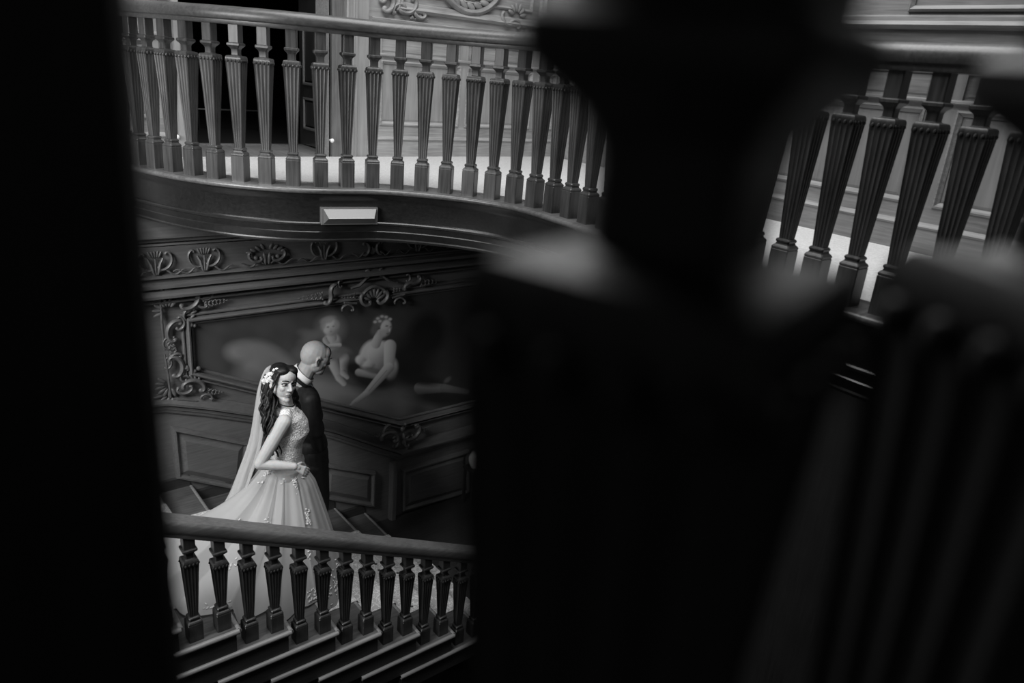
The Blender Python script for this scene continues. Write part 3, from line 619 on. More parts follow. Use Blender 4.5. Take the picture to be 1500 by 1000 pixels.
def topc(c):
    c.shell(W(541, 437), .125, R_(90), 1.15, 7, True, .25)
    for sd, x in ((-1, 527), (1, 555)): c.scroll(W(x, 434-.14*(x-541)), .11, R_(90-sd*40), sd, .014)
    for sd, x, y in ((-1, 478, 426), (1, 597, 410)):
        c.scroll(W(x, y), .17, R_(55 if sd < 0 else 35), sd, .015, 'S'); c.spray(W(x+sd*12, y+2-sd*1), .20, 0 if sd > 0 else math.pi, 5, .022)
        c.stroke([W(541+sd*12, 402-sd*2), W(541+sd*22, 411-sd*3), W(541+sd*34, 414-sd*4)], .012); c.scroll(W(541+sd*9, 396-sd*1), .06, R_(90), -sd, .009)
        c.spray(W(541+sd*28, 425-sd*4), .12, 0 if sd > 0 else math.pi, 4, .016); c.stroke([W(541+sd*26, 436-sd*4), W(541+sd*44, 433-sd*6)], .012)
        c.scroll(W(541+sd*38, 441-sd*5), .10, R_(-8), -1, .009); c.scroll(W(541+sd*50, 407-sd*4), .06, R_(90), sd, .008)
    c.bud(W(541, 397), .03, 1.3)
def botc(c):
    for sd in (-1, 1):
        c.scroll(W(580+sd*16, 632-(sd > 0)*3), .17, R_(-20 if sd < 0 else 20), sd, .016); c.scroll(W(580+sd*22, 624), .11, R_(70), sd, .011)
        c.scroll(W(580+sd*8, 640), .10, R_(90), -sd, .011); c.spray(W(580+sd*30, 630-(sd > 0)*5), .13, R_(12) if sd > 0 else R_(168), 5, .018)
        c.leaf(W(580+sd*2, 646), .11, .03, R_(90-sd*14))
    c.bud(W(582, 622), .026); c.bud(W(586, 615), .016)
orn(tl); orn(bl); orn(topc, .085); orn(botc, .10)
# ------------------------------------------------------------------ raking dado below the painting
cappx = [(200, 588), (240, 590), (300, 596), (368, 606), (430, 617), (488, 631), (545, 650), (583, 662)]
capw = [W(*p) for p in cappx]; zl0 = capw[-1][1]; capw += [(XB, zl0)]
capw = [(-.6, capw[0][1]+.05), (.6, capw[0][1]+.03)]+capw[1:]
wall_mould(capw, [(.0, -.01), (.0, .05), (.012, .085), (.03, .09), (.045, .07), (.065, .03), (.085, .014), (.085, -.01)]).build('dado_cap', M['low'], wall_stairs, True, 25)
wall_mould(capw, [(-.075, -.01), (-.075, .014), (-.06, .03), (-.04, .034), (-.03, .05), (-.005, .052), (.0, -.01)]).build('dado_frieze', M['low'], wall_stairs, True, 25)
for quad in ([(258, 631), (358, 651), (352, 711), (264, 694)], [(476, 683), (544, 694), (543, 736), (474, 724)], [(592, 690), (682, 663), (684, 716), (592, 742)], [(372, 655), (462, 679), (460, 720), (366, 712)]):
    P = [W(*p) for p in quad]
    wall_panel(P, back, .030, .055, .0).build('panel', M['low'], wall_stairs)
    P2 = P if sum(P[i][0]*P[(i+1) % 4][1]-P[(i+1) % 4][0]*P[i][1] for i in range(4)) > 0 else P[::-1]
    wall_mould(P2, [(.004, -.005), (.002, .020), (-.010, .042), (-.024, .040), (-.034, .022), (-.040, -.005)], back, True).build('panel_moulding', M['low'], wall_stairs)
a, b = W(571, 670), W(580, 670)
upright(a[0], b[0], [(0, .03), (.2, .06), (.8, .06), (1, .03)], tz(7), zl0-.08, M['low_v'], 'pilaster', wall_stairs)
# skirting that follows the treads along the wall
for k in range(-4, 7):
    hm(tz(k), tz(k)+.10, [(0, .012), (.85, .012), (1, .005)], tx(k)-.3125+.01, tx(k)+.01, M['stair_d'], 'stepped_skirting', back, wall_stairs)
# upper wall carving: the acanthus corner and the round medallion
c = Carve(back, .02)
c.shell((3.19, 1.20), .13, R_(95), 1.4, 7, False); c.scroll((3.16, 1.17), .13, R_(80), 1, .016); c.scroll((3.24, 1.14), .10, R_(20), -1, .014); c.scroll((3.33, 1.15), .15, R_(25), 1, .015); c.scroll((3.43, 1.11), .10, R_(-20), 1, .012); c.scroll((3.11, 1.22), .10, R_(90), 1, .012)
c.spray((3.36, 1.10), .15, R_(-8), 4, .02); c.bud((3.12, 1.12), .022); c.bud((3.16, 1.105), .02); c.bud((3.20, 1.10), .02); c.build(wall_back, M['carve_up'])
c = Carve(back, .015); mc = (3.915, 1.52)
for k in range(26):
    a = 2*math.pi*k/26; c.leaf((mc[0]+.27*math.cos(a), mc[1]+.27*math.sin(a)), .11, .055, a+1.1); c.leaf((mc[0]+.22*math.cos(a), mc[1]+.22*math.sin(a)), .09, .05, a+1.4)
c.stroke([(mc[0]+.345*math.cos(2*math.pi*i/48), mc[1]+.345*math.sin(2*math.pi*i/48)) for i in range(49)], .02, False); c.build(wall_back, M['carve_up'], 'medallion')
c = Carve(back, .02); c.scroll((4.30, 1.16), .12, R_(150), -1, .014); c.shell((4.42, 1.2), .11, R_(85), 1.3, 6, False); c.scroll((4.40, 1.14), .10, R_(170), 1, .013); c.build(wall_back, M['carve_up'])
# ------------------------------------------------------------------ emergency light on the gallery fascia
p0 = np.array(px_z(470, 312, -.16)); p1 = np.array(px_z(555, 312, -.16))
i0 = min(range(len(EDGE)), key=lambda i: math.hypot(EDGE[i][0]-2.13, EDGE[i][1]-4.20)); ta = Vector((2.36-1.93, 4.14-4.22, 0)); ta = Vector(EDGE[i0+3]+(0,))-Vector(EDGE[i0-3]+(0,)); ta.normalize()
nrm = Vector((ta.y, -ta.x, 0)); cpos = Vector(EDGE[i0]+(0,))+nrm*.079; cpos.z = -.165
em = empty('emergency_light', cpos, math.atan2(ta.y, ta.x)); tag(em, 'white plastic emergency light fitting fixed to the dark curved gallery fascia', 'light fitting')
hw = .175
MB().rings([[(x, y, z) for x, z in ((-hw*k, -.052*q), (hw*k, -.052*q), (hw*k, .052*q), (-hw*k, .052*q))] for y, k, q in ((.03, 1, 1), (-.012, 1, 1), (-.018, .985, .95))]).build('back_plate', M['plastic'], em)
MB().add([(-hw+.012, -.017, -.046), (hw-.012, -.017, -.046), (hw-.012, -.017, .046), (-hw+.012, -.017, .046), (-hw+.035, -.06, -.004), (hw-.035, -.06, -.004)], [(0, 1, 5, 4), (3, 4, 5, 2), (0, 4, 3), (1, 2, 5), (0, 3, 2, 1)]).build('diffuser', plain('frosted_plastic', .10, .25, .6), em)
MB().tube([(-hw+.035, -.06, -.004), (hw-.035, -.06, -.004)], .003, 6).build('diffuser_ridge', plain('ridge_plastic', .5, .3), em)
# ------------------------------------------------------------------ white vase on a low stand at the landing
vx, vz = px_wall(697, 673, 5.36)
stand = empty('plant_stand', (vx, 5.36, tz(7))); tag(stand, 'low dark wooden stand on the landing carrying a white rounded pot', 'stand')
hs = vz-.085-tz(7)
MB().box(-.09, .09, -.09, .09, hs-.025, hs).build('top', M['stair_d'], stand)
for sx in (-1, 1):
    for sy in (-1, 1): MB().box(sx*.07-.012, sx*.07+.012, sy*.07-.012, sy*.07+.012, 0, hs-.025).build('leg', M['stair_d'], stand)
pr_ = [(.001, .0), (.04, .0), (.045, .008), (.065, .05), (.072, .09), (.064, .13), (.045, .155), (.05, .17), (.044, .172), (.038, .155), (.001, .15)]
o = MB().rings([[(r*math.cos(2*math.pi*j/24), r*math.sin(2*math.pi*j/24), z) for j in range(24)] for r, z in pr_]).build('pot', M['china'], None, True, 40); o.location = (vx, 5.36, vz-.085)
tag(o, 'small rounded white china pot beyond the foot of the stairs', 'pot')
# ------------------------------------------------------------------ people
def skin(name, v): return plain(name, v, .5, .28, .06, 40, **{'Subsurface Weight': .1, 'Subsurface Scale': .01})
MS = dict(skin_b=skin('bride_skin', .40), skin_g=skin('groom_skin', .33), hair=plain('dark_hair', .008, .5, .35, .5, 60), lip=plain('lips', .13, .4), dark=plain('dark_detail', .012, .35), white=plain('eye_white', .30, .3),
    suit=plain('black_suit', .010, .6, .35, .3, 30), shirt=plain('white_shirt', .75, .8, .2), lacem=plain('lace_thread', .62, .7, .2), petal=plain('white_petals', .80, .6, .3), shoe=plain('black_leather', .01, .25), pearl=plain('pearl', .75, .2))
def lace():
    m, nt, b = nodes('lace'); N = nt.nodes; L = nt.links; tc = N.new('ShaderNodeTexCoord')
    v = N.new('ShaderNodeTexVoronoi'); v.feature = 'DISTANCE_TO_EDGE'; v.inputs['Scale'].default_value = 55; n = N.new('ShaderNodeTexNoise'); n.inputs['Scale'].default_value = 45; n.inputs['Detail'].default_value = 4; n.inputs['Distortion'].default_value = 3
    L.new(tc.outputs['Object'], v.inputs['Vector']); L.new(tc.outputs['Object'], n.inputs['Vector'])
    ad = N.new('ShaderNodeMath'); ad.operation = 'MULTIPLY_ADD'; ad.inputs[1].default_value = 1.6; L.new(v.outputs['Distance'], ad.inputs[0]); L.new(n.outputs[0], ad.inputs[2])
    cr = N.new('ShaderNodeValToRGB'); e = cr.color_ramp.elements; e[0].position = .42; e[0].color = g(.22); e[1].position = .66; e[1].color = g(.78); L.new(ad.outputs[0], cr.inputs[0])
    L.new(cr.outputs[0], b.inputs['Base Color']); b.inputs['Roughness'].default_value = .7
    bp = N.new('ShaderNodeBump'); bp.inputs['Strength'].default_value = .8; bp.inputs['Distance'].default_value = .006; L.new(ad.outputs[0], bp.inputs['Height']); L.new(bp.outputs[0], b.inputs['Normal']); return m
def sheer(name, alpha, v):
    m = bpy.data.materials.new(name); m.use_nodes = True; nt = m.node_tree; N = nt.nodes; L = nt.links; N.clear(); out = N.new('ShaderNodeOutputMaterial')
    d = N.new('ShaderNodeBsdfDiffuse'); d.inputs[0].default_value = g(v); t = N.new('ShaderNodeBsdfTranslucent'); t.inputs[0].default_value = g(v); tr = N.new('ShaderNodeBsdfTransparent')
    m1 = N.new('ShaderNodeMixShader'); m1.inputs[0].default_value = .35; L.new(d.outputs[0], m1.inputs[1]); L.new(t.outputs[0], m1.inputs[2])
    m2 = N.new('ShaderNodeMixShader'); m2.inputs[0].default_value = alpha; L.new(tr.outputs[0], m2.inputs[1]); L.new(m1.outputs[0], m2.inputs[2]); L.new(m2.outputs[0], out.inputs[0]); return m
MS['lace'] = lace(); MS['tulle'] = sheer('tulle', .96, .53); MS['veil'] = sheer('veil_net', .42, .75)
def frame(fwd, pitch=0, roll=0):
    """columns: forward, left, up"""
    f = Vector((fwd[0], fwd[1], 0)).normalized(); l = Vector((-f.y, f.x, 0)); u = Vector((0, 0, 1))
    R = Matrix((f, l, u)).transposed()
    return R @ Matrix.Rotation(-pitch, 3, 'Y') @ Matrix.Rotation(roll, 3, 'X')
def head(mb, hc, R, k=1.0, man=False):
    P = lambda f, l, u: Vector(hc)+R @ Vector((f*k, l*k, u*k))
    E = lambda f, l, u, a, b, c: mb.ell(P(f, l, u), (a*k, b*k, c*k), R, 18, 12)
    E(-.014, 0, .026, .096, .074, .086); E(.026, 0, -.028, .060, .058, .080); E(.040, 0, .045, .052, .058, .050)
    for s in (-1, 1):
        mb.cap(P(-.012, s*.047, -.048), .020*k, P(.060, s*.013, -.096), .017*k); E(.056, s*.032, -.022, .024, .022, .024)
        E(.092, s*.009, -.032, .009, .007, .007); mb.cap(P(.082, s*.012, .024), .009*k, P(.066, s*.042, .020), .009*k)
    E(.068, 0, -.099, .018 if not man else .022, .020 if not man else .026, .016)
    mb.cap(P(.086, 0, .012), .007*k, P(.104, 0, -.026), .0105*k)
    E(.083, 0, -.058, .010, .019, .006); E(.080, 0, -.069, .011, .017, .007)
    return P
def ear(mb, P, s, k):
    pts = [P(.004, s*.074, -.038), P(-.008, s*.079, -.030), P(-.020, s*.083, -.008), P(-.016, s*.085, .014), P(.0, s*.082, .020), P(.010, s*.077, .008)]
    mb.tube([tuple(p) for p in pts], [.006*k, .007*k, .007*k, .007*k, .006*k, .005*k], 8); mb.cap(P(.0, s*.072, -.036), .007*k, P(-.004, s*.073, .008), .008*k)
def hand(mb, w, d, palm_n, k=1.0, curl=.9, spread=.16):
    """hand from the wrist w along d, palm facing palm_n"""
    d = Vector(d).normalized(); pn = Vector(palm_n); pn = (pn-d*pn.dot(d)).normalized(); sd = d.cross(pn); w = Vector(w)
    mb.cap(w, .021*k, w+d*.03*k, .020*k)
    for q in (-.022, -.008, .007, .021): mb.cap(w+d*.02*k+sd*q*.6*k, .012*k, w+d*.078*k+sd*q*k, .0105*k)
    for i, (q, L) in enumerate(((-.026, .062), (-.009, .075), (.008, .080), (.025, .070))):
        p = w+d*.080*k+sd*q*k; a = .25
        for j in range(3):
            a += curl*(.55 if j else .35); v = (d*math.cos(a)+pn*math.sin(a)+sd*spread*q*8*math.cos(a)).normalized(); e = p+v*(L*(.45, .32, .23)[j]*k)
            mb.cap(p, (.0090-.0009*j)*k, e, (.0083-.0009*j)*k, 10); p = e
    p = w+d*.022*k+sd*.022*k*1; v = (d*.65+sd*.6+pn*.45).normalized(); e = p+v*.040*k; mb.cap(p, .0115*k, e, .0095*k, 10); e2 = e+(d*.8+pn*.5+sd*.1).normalized()*.030*k; mb.cap(e, .0095*k, e2, .0075*k, 10)
def loft(secs, n=28, cap=True):
    mb = MB(); return mb.rings([[(ca+ra*math.cos(2*math.pi*j/n), cb+rb*math.sin(2*math.pi*j/n), z) for j in range(n)] for ca, cb, ra, rb, z in secs], cap=cap)
# ---------------- bride: local x to the viewer's right, y away from the viewer
BZ = tz(3)+.010; bx, by = 1.80, 4.40; brz = -math.atan2(.3786, .9256)
mb = MB()
hc = Vector((-.014, -.012, 1.583)); HR = frame((.47, -.88), .17, .0) 
HR = Matrix.Rotation(math.radians(11), 3, Vector((0, -1, 0))).inverted() @ HR
P = head(mb, hc, HR, 1.03); ear(mb, P, -1, 1.0); ear(mb, P, 1, 1.0)
mb.cap((.002, .01, 1.38), .050, (-.008, .0, 1.50), .047)
tors = [(-.015, 0, .13, .165, .90), (-.012, 0, .125, .16, .97), (.0, 0, .088, .115, 1.06), (.008, 0, .094, .122, 1.14), (.016, 0, .108, .136, 1.22), (.012, 0, .104, .145, 1.29), (.002, 0, .080, .150, 1.345), (.0, 0, .058, .12, 1.385), (.002, .004, .046, .06, 1.415)]
mb.add(*(lambda q: (q.v, q.f))(loft(tors)))
for s in (-1, 1): mb.cap((.075, s*.065, 1.235), .05, (.060, s*.062, 1.215), .052)
# near (right) arm, hand on the hip of the skirt
sh, el, wr_ = Vector((-.012, -.150, 1.362)), Vector((-.170, -.205, 1.095)), Vector((.045, -.215, 1.066))
mb.cap(sh, .050, sh+(el-sh)*.45, .046); mb.cap(sh+(el-sh)*.45, .046, el, .037); mb.cap(el, .037, el+(wr_-el)*.35, .037); mb.cap(el+(wr_-el)*.35, .037, wr_, .025)
hand(mb, wr_, (.80, .12, -.52), (-.35, .75, -.4), .92, .5, .25)
# far arm through the groom's
sh2, el2, wr2 = Vector((.0, .150, 1.362)), Vector((-.05, .225, 1.10)), Vector((.05, .15, 1.00))
mb.cap(sh2, .050, el2, .036); mb.cap(el2, .036, wr2, .025); hand(mb, wr2, (.6, -.6, -.3), (-.5, -.2, -.5), .9, .8)
for s in (-1, 1):
    mb.cap((-.01, s*.08, .93), .085, (.0, s*.08, .50), .055); mb.cap((.0, s*.08, .50), .055, (-.01, s*.08, .10), .036); mb.cap((-.03, s*.08, .07), .03, (.12, s*.08, .035), .026)
bride = link('person', remesh(mb, 'person', .0036, 5), MS['skin_b']); bride.location = (bx, by, BZ); bride.rotation_euler = (0, 0, brz)
tag(bride, 'woman in a white lace wedding gown and long veil looking back on the stairs', 'person')
# face details
def fc(mbx, n, m): return mbx.build(n, m, bride, True)
k = .97
for s in (-1, 1):
    e_ = MB().ell(P(.0715, s*.031, .004), (.013, .0145, .0075), HR).build('eye', MS['white'], bride, True)
    MB().ell(P(.0835, s*.0295, .0045), (.004, .0068, .0066), HR).build('iris', MS['dark'], e_, True)
    MB().tube([tuple(P(.080-.010*abs(t-.3)*1.0-.004*t, s*(.014+.036*t), .0085+.005*math.sin(math.pi*min(1, t*1.05))-.002*t)) for t in [i/8 for i in range(9)]], .0036, 6).build('upper_eyelashes', MS['dark'], e_, True)
    MB().tube([tuple(P(.079-.010*t, s*(.018+.028*t), -.003-.002*math.sin(math.pi*t))) for t in [i/6 for i in range(7)]], .0014, 5).build('lower_eyelashes', MS['dark'], e_, True)
    MB().tube([tuple(P(.091-.018*t*t, s*(.014+.038*t), .024+.009*math.sin(math.pi*(.15+.65*t)))) for t in [i/8 for i in range(9)]], [.0046-.0024*i/8 for i in range(9)], 6).build('eyebrow', MS['hair'], bride, True)
lp = MB()
for s in (-1, 1):
    lp.tube([tuple(P(.0930-.012*t*t, s*.024*t, -.0575+.0015*math.sin(math.pi*t)-.004*t)) for t in [i/6 for i in range(7)]], [.0046-.0028*i/6 for i in range(7)], 7)
    lp.tube([tuple(P(.0905-.012*t*t, s*.021*t, -.0680+.005*t)) for t in [i/6 for i in range(7)]], [.0058-.0038*i/6 for i in range(7)], 7)
fc(lp, 'lips', MS['lip'])
# hair: cap over the skull plus long waved locks
hb = MB(); hb.ell(P(-.034, -.006, .034), (.098, .080, .090), HR, 22, 14); hb.ell(P(-.055, -.008, -.01), (.075, .074, .09), HR, 20, 12); hb.ell(P(.020, -.03, .082), (.060, .050, .034), HR, 16, 10); hb.ell(P(.020, .03, .082), (.060, .050, .034), HR, 16, 10)
hair = link('hair', remesh(hb, 'hair', .006, 3), MS['hair'], bride)
lk = MB(); rr = random.Random(5)
def lock(p0, p1, p2, p3, r, wv, ph):
    pts = []; n = 26
    for i in range(n):
        t = i/(n-1); b = (1-t)**3*Vector(p0)+3*(1-t)**2*t*Vector(p1)+3*(1-t)*t*t*Vector(p2)+t**3*Vector(p3)
        a = wv*min(1, t*2.5); b += Vector((math.sin(t*15+ph), math.cos(t*13+ph*1.3), 0))*a; pts.append(b)
    lk.tube(pts, [r*(1.0-.55*(i/(n-1))**2) for i in range(n)], 7)
for i in range(52):                                                    # mass behind the near shoulder
    q = rr.random(); l0 = P(-.02-.08*rr.random(), -.085*(1-.4*rr.random()), .05-.09*rr.random())
    e = Vector((-.145+.075*rr.random()+.02, -.06-.115*rr.random(), 1.11+.20*rr.random()))
    lock(l0, Vector(l0)+Vector((-.04, -.02, -.10)), e+Vector((-.02+.05*rr.random(), -.02, .14)), e, .0085+.004*rr.random(), .010+.008*rr.random(), rr.random()*6)
for i in range(26):                                                    # down the back
    l0 = P(-.09, -.06+.12*rr.random(), .03); e = Vector((-.13+.04*rr.random(), -.06+.14*rr.random(), 1.12+.15*rr.random()))
    lock(l0, Vector(l0)+Vector((-.05, .0, -.10)), e+Vector((-.03, 0, .15)), e, .010+.004*rr.random(), .012, rr.random()*6)
for i in range(30):                                                    # over the far shoulder, beside the cheek
    l0 = P(-.01-.06*rr.random(), .070, .02-.05*rr.random()); e = Vector((.045+.05*rr.random(), .015+.10*rr.random(), 1.27+.12*rr.random()))
    lock(l0, Vector(l0)+Vector((.012, .01, -.08)), e+Vector((-.02, .0, .10)), e, .008+.004*rr.random(), .009+.006*rr.random(), rr.random()*6)
for i in range(6):                                                    # framing the near temple
    l0 = P(.045-.02*rr.random(), -.062, .075); e = P(.0+.02*rr.random(), -.088, -.12-.05*rr.random()); lock(l0, P(.055, -.082, .03), P(.02, -.098, -.04), e, .007+.003*rr.random(), .005, rr.random()*6)
for i in range(8): 
    l0 = P(.045-.02*rr.random(), .060, .075); e = P(-.02+.02*rr.random(), .070, -.12-.05*rr.random()); lock(l0, P(.046, .070, .03), P(.012, .078, -.04), e, .006, .004, rr.random()*6)
tag(lk.build('hair_locks', MS['hair'], bride, True), kind='stuff')
# flower headpiece
fl_ = MB(); rf = random.Random(3)
band = [(.030, -.066, .098), (.012, -.078, .084), (-.004, -.086, .062), (-.016, -.090, .044), (-.026, -.094, .022), (-.040, -.092, .004), (-.052, -.088, -.012)]
for i, q in enumerate(band):
    for j in range((2, 2, 2, 4, 4, 5, 4)[i]):
        c = P(*q)+Vector((rf.uniform(-1, 1), rf.uniform(-.4, .1), rf.uniform(-1, 1)))*(.006 if i < 3 else .017); r = rf.uniform(.006, .009) if i < 3 else rf.uniform(.008, .012)
        for m_ in range(5):
            an = 2*math.pi*m_/5+rf.random(); v = Vector((math.cos(an), -.25, math.sin(an)))*r; fl_.ell(c+v*.75, (r*.62, r*.3, r*.62), None, 7, 5)
        fl_.ell(c+Vector((0, -r*.4, 0)), (r*.3,)*3, None, 6, 4)
o = fl_.build('floral_headpiece', MS['petal'], bride, True); o['kind'] = 'stuff'; o['label'] = 'spray of small white flowers pinned in the dark hair'
nk = MB(); nk.tube([(.006+.052*math.cos(2*math.pi*i/30), .006+.052*math.sin(2*math.pi*i/30), 1.425-.012*math.cos(2*math.pi*i/30)) for i in range(31)], .004, 6); nk.tube([(.075, -.03, 1.385), (.10, -.045, 1.32), (.108, -.05, 1.28)], .0028, 6)
nk.build('necklace', MS['dark'], bride, True)
er = MB(); er.ell(P(.004, -.082, -.058), (.005, .005, .012)); er.build('earring', MS['pearl'], bride, True)
# bodice
bod = [(a_, b_, ra+.007, rb+.007, z) for a_, b_, ra, rb, z in tors[2:]]; bod[0] = (.0, 0, .097, .124, 1.02)
for i, q in enumerate(bod):
    if .1 < q[4]-1.1 < .26: bod[i] = (q[0]+.014, q[1], q[2]+.006, q[3]-.012 if q[4] > 1.28 else q[3], q[4])
bod = bod[:-2]+[(.0, 0, .066, .112, 1.385), (.003, .002, .058, .07, 1.408)]
bd = loft(bod, 40); bd2 = MB(); bd2.v = bd.v; bd2.f = bd.f
for s in (-1, 1): bd2.cap((.082, s*.062, 1.235), .054, (.066, s*.062, 1.212), .056)
for s in (-1, 1): bd2.cap((.0, s*.07, 1.378), .045, (-.006, s*.118, 1.368), .043)
link('bodice', remesh(bd2, 'bodice', .005, 4), MS['lace'], bride)
# skirt and train: rings from the waist to a hem that follows the treads
cz_, sz_ = math.cos(brz), math.sin(brz)
def to_local(X, Y): dx, dy = X-bx, Y-by; return (dx*cz_+dy*sz_, -dx*sz_+dy*cz_)
hemdeg = [(-180, 1.0), (-160, 1.04), (-150, 1.03), (-139, .98), (-131, .80), (-118, .62), (-104, .52), (-75, .45), (-52, .43), (-25, .40), (0, .38), (40, .42), (90, .46), (115, .48), (135, .55), (150, .66), (165, .82), (180, 1.0)]
def hemR(a):
    a = (a+180) % 360-180; return float(np.interp(a, [q[0] for q in hemdeg], [q[1] for q in hemdeg]))
def tread_z(X):
    k = math.ceil((X-tx(0)-.028)/.3125-1e-6); return tz(k)
NA, NU = 240, 40; rg = []
for i in range(NU+1):
    u = i/NU; ring = []
    for j in range(NA):
        aw = -180+360*j/NA; R = hemR(aw); ar = math.radians(aw)-brz
        base = .118+.262*(1-(1-u)**1.5); r = base+(R-.38)*u**3.3
        rel = .105*.5
        ell = 1/math.sqrt((math.cos(ar)/.103)**2+(math.sin(ar)/.130)**2); w0 = max(0, 1-u*6); r = r*(1-w0)+ell*w0
        fold = (.018*math.sin(11*ar+2*math.sin(3*ar))+.010*math.sin(23*ar+1.3)+.012*math.sin(5*ar+.7+u*2))*u**.8*(.6+.9*(R-.38)); r += fold
        X = bx+r*math.cos(math.radians(aw)); Y = by+r*math.sin(math.radians(aw))
        zh = tread_z(X)+.018-BZ; z0 = 1.035-.0*u
        zr = max(tread_z(bx+(R)*math.cos(math.radians(aw)))+.016-BZ, -.2); z = z0+(zr-z0)*u
        z = max(z, zh)
        lx, ly = to_local(X, Y); ring.append((lx, ly, z+.004*math.sin(17*ar)*u))
    rg.append(ring)
skm = MB().rings(rg, cap=False); skirt = skm.build('skirt', MS['tulle'], bride, True)
o = skirt; o['label'] = 'full white tulle skirt with a train spreading up the steps'
# lace motifs sewn on the skirt
SK = np.array(rg)
def motif(aw, u, n, sp, seed):
    r_ = random.Random(seed); mbx = MB()
    for _ in range(n):
        j = (aw+180)/360*NA+r_.gauss(0, sp*9); i = min(NU-1, max(1, u*NU+r_.gauss(0, sp*9))); j0 = int(j) % NA; i0 = int(i)
        p = Vector(SK[i0][j0]); e1 = Vector(SK[i0][(j0+1) % NA])-p; e2 = Vector(SK[min(i0+1, NU)][j0])-p; nn = e1.cross(e2); nn = nn.normalized() if nn.length > 1e-9 else Vector((0, -1, 0))
        if nn.dot(Vector((p.x, p.y, .2))) < 0: nn = -nn
        p = p+e1*(j-int(j))+e2*(i-int(i))+nn*.003
        t1 = e1.normalized(); t2 = nn.cross(t1); R = Matrix((t1, t2, nn)).transposed() @ Matrix.Rotation(r_.random()*6, 3, 'Z'); q = r_.uniform(.004, .009)
        mbx.ell(p, (q*1.5, q*.7, .003), R, 8, 5)
    tag(mbx.build('lace_motif', MS['lacem'], bride, True), kind='stuff')
SKP = None
def near_uv(pxx, pyy):
    global SKP
    if SKP is None:
        Lw = SK.reshape(-1, 3); Xw = bx+Lw[:, 0]*cz_-Lw[:, 1]*sz_; Yw = by+Lw[:, 0]*sz_+Lw[:, 1]*cz_; D_ = np.stack([Xw, Yw, Lw[:, 2]+BZ-H], -1); dw_ = D_ @ CW
        SKP = np.stack([750+F*(D_ @ CR)/dw_, 500-F*(D_ @ CU)/dw_, np.linalg.norm(D_, axis=1)], -1)
    d = np.hypot(SKP[:, 0]-pxx, SKP[:, 1]-pyy); c = np.where(d < d.min()+4)[0]; i = c[SKP[c, 2].argmin()]; return -180+360*(i % NA)/NA, (i//NA)/NU
for i, (x, y, n, sp) in enumerate([(455, 765, 34, .16), (436, 702, 22, .18), (412, 696, 20, .2), (446, 690, 18, .16), (392, 757, 12, .14), (388, 690, 18, .22), (482, 862, 40, .25), (494, 850, 26, .2), (460, 872, 24, .2), (312, 905, 18, .2), (344, 828, 8, .12), (498, 825, 12, .12), (456, 818, 10, .12), (330, 770, 14, .2)]):
    aw, u = near_uv(x, y); motif(aw, u, n, sp, i)
# veil
vc = catmull([(-.045, .035, 1.695), (-.120, .040, 1.655), (-.165, .045, 1.52), (-.190, .045, 1.36), (-.225, .05, 1.15), (-.295, .05, .93), (-.385, .0, .71), (-.50, -.04, .565), (-.66, -.08, .46)], 7)
vw = np.interp(np.linspace(0, 1, len(vc)), [0, .12, .25, .4, .55, .7, .85, 1], [.055, .085, .10, .12, .15, .18, .20, .20])
vr = []
for i, p in enumerate(vc):
    t = i/(len(vc)-1); row = []
    for j in range(61):
        w = -1+2*j/60; fo = .016*math.sin(w*16+t*3)*min(1, t*2.2)+.008*math.sin(w*37+1)*min(1, t*2)
        row.append((p[0]+.075*w*w*(1-.35*t)+fo, p[1]+w*vw[i], p[2]-.02*w*w-(.0 if t < .8 else .10*(t-.8)*w*w)+abs(fo)*t*.5))
    vr.append(row)
# keep the train end of the veil above the skirt
vm = MB().rings(vr, closed=False, cap=False); o = vm.build('veil', MS['veil'], bride, True); o['label'] = 'long sheer white veil falling from the back of the head'
# ---------------- groom
GX, GY, GZ = 2.25, 4.90, tz(4)+.010; grz = -math.atan2(.417, .909)
hd = Vector((.909, .417, 0)); rt = Vector((.417, -.909, 0))
def G(c, h_, r_, z): return Vector((c, 0, 0))+hd*h_+rt*r_+Vector((0, 0, z))
mb = MB(); gh = Vector((-.004, .0, 1.658)); GK = 1.10; GR = frame((math.cos(math.radians(16)), math.sin(math.radians(16))), -.36, 0); Pg = head(mb, gh, GR, GK, True); ear(mb, Pg, -1, GK); ear(mb, Pg, 1, GK)
mb.ell(Pg(-.030, 0, .010), (.088, .076, .092), GR, 18, 12); mb.ell(Pg(.010, 0, -.045), (.076, .074, .068), GR, 18, 12); mb.ell(Pg(.030, 0, .005), (.074, .074, .062), GR, 18, 12); mb.ell(Pg(.045, 0, -.075), (.050, .052, .045), GR, 18, 12)
mb.cap((-.130, .0, 1.44), .070, (-.050, .0, 1.60), .066)
mb.cap((-.11, .0, 1.36), .10, (-.11, .0, 1.40), .09)
gw = G(-.07, .03, .145, .95); ge = G(-.085, -.03, .245, 1.14)
hand(mb, gw, (hd*.25+Vector((0, 0, -1))), -rt, 1.08, .6)
for s, w_, e_ in ((1, gw, ge), (-1, G(-.02, .10, -.24, .86), G(-.09, -.01, -.25, 1.13))):
    s0 = G(-.115, 0, s*.165, 1.36); mb.cap(G(-.11, 0, 0, 1.38), .08, s0, .05); mb.cap(s0, .05, e_, .038); mb.cap(e_, .038, w_, .026)
gw2 = G(-.02, .10, -.24, .86); hand(mb, gw2, (hd*.2+Vector((0, 0, -1))), rt, 1.08, .6)
groom = link('person', remesh(mb, 'person', .0045, 5), MS['skin_g']); groom.location = (GX, GY, GZ); groom.rotation_euler = (0, 0, grz)
tag(groom, 'bald man in a black suit and white shirt collar, head bowed away in profile', 'person')
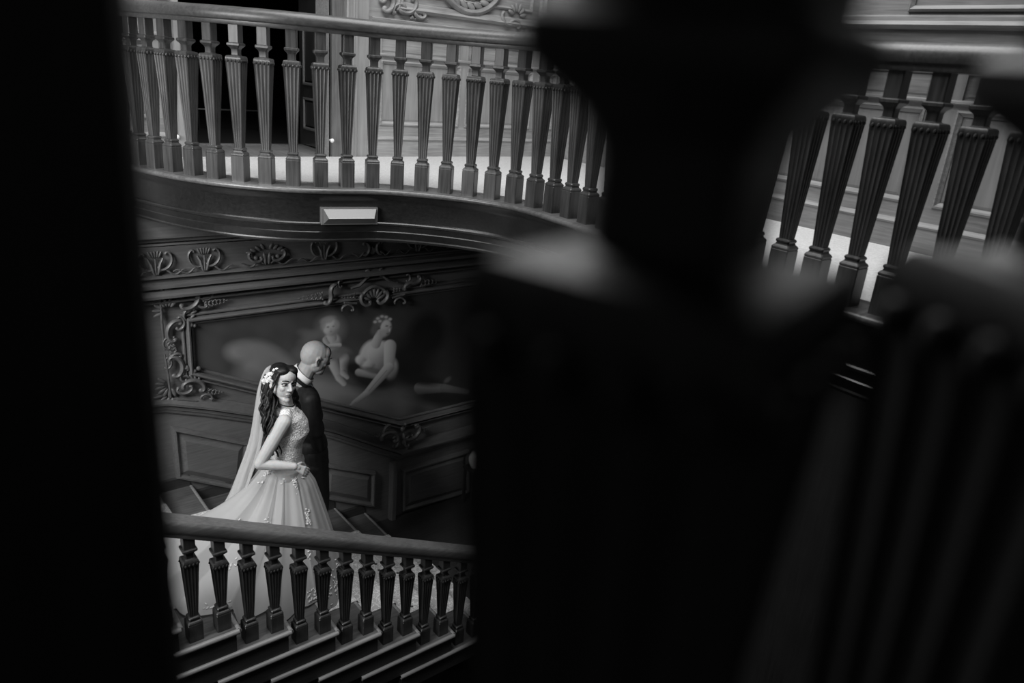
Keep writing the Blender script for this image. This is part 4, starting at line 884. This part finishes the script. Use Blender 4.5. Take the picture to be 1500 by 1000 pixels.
for s in (-1, 1):
    MB().tube([tuple(Pg(.102-.024*t*t, s*(.014+.036*t), .022+.004*math.sin(math.pi*t))) for t in [i/6 for i in range(7)]], .003, 6).build('eyebrow', MS['dark'], groom, True)
    MB().ell(Pg(.085, s*.031, .002), (.013, .013, .005), GR).build('eye', MS['white'], groom, True)
# shirt collar: a tilted band round the neck
axn = Vector((.70, 0, .72)).normalized(); u1 = Vector((.72, 0, -.70)).normalized(); u2 = Vector((0, 1, 0)); cc = Vector((-.098, 0, 1.520)); cm = MB(); ro = []
for r0, h0 in ((.094, -.03), (.090, .020), (.086, .024), (.080, .020), (.080, -.03)): ro.append([cc+u1*(r0*math.cos(2*math.pi*j/36))+u2*(r0*.95*math.sin(2*math.pi*j/36))+axn*h0 for j in range(36)])
cm.rings(ro, cap=False); cm.build('shirt_collar', MS['shirt'], groom, True, 50)
# jacket
jk = MB()
for z, c, dp, wd_ in ((.80, -.055, .135, .195), (.95, -.06, .130, .190), (1.08, -.075, .122, .180), (1.20, -.095, .130, .195), (1.32, -.112, .125, .205)):
    jk.ell(G(c, 0, 0, z), (dp, wd_, .13), Matrix((hd, -rt, Vector((0, 0, 1)))).transposed(), 22, 12)
jk.cap(G(-.118, 0, -.155, 1.385), .068, G(-.118, 0, .155, 1.385), .068); jk.cap(G(-.118, .0, 0, 1.34), .125, G(-.128, .0, 0, 1.405), .085)
for s, w_, e_ in ((1, gw, ge), (-1, gw2, G(-.09, -.01, -.25, 1.13))):
    s0 = G(-.115, 0, s*.175, 1.375); jk.cap(s0, .072, e_, .056); jk.cap(e_, .056, w_+(w_-e_)*-.06, .042)
link('jacket', remesh(jk, 'jacket', .007, 6), MS['suit'], groom)
# open collar roll of the jacket
cl_ = MB(); cl_.tube([cc+u1*(.104*math.cos(a))+u2*(.104*math.sin(a))+axn*(-.030) for a in [2*math.pi*i/30 for i in range(31)]], .014, 8); cl_.build('jacket_collar', MS['suit'], groom, True)
tr = MB()
for s in (-1, 1): tr.cap(G(-.055, 0, s*.09, .90), .105, G(-.03, .01, s*.10, .50), .075); tr.cap(G(-.03, .01, s*.10, .50), .075, G(-.04, 0, s*.10, .09), .058)
tr.ell(G(-.06, 0, 0, .93), (.13, .18, .11), Matrix((hd, -rt, Vector((0, 0, 1)))).transposed())
link('trousers', remesh(tr, 'trousers', .008, 4), MS['suit'], groom)
for s in (-1, 1):
    sm = MB(); sm.cap(G(-.06, 0, s*.10, .045), .043, G(.02, .12, s*.10, .032), .032); sm.cap(G(-.05, 0, s*.10, .07), .045, G(-.05, 0, s*.10, .10), .045); link('shoe', remesh(sm, 'shoe', .006, 3), MS['shoe'], groom)
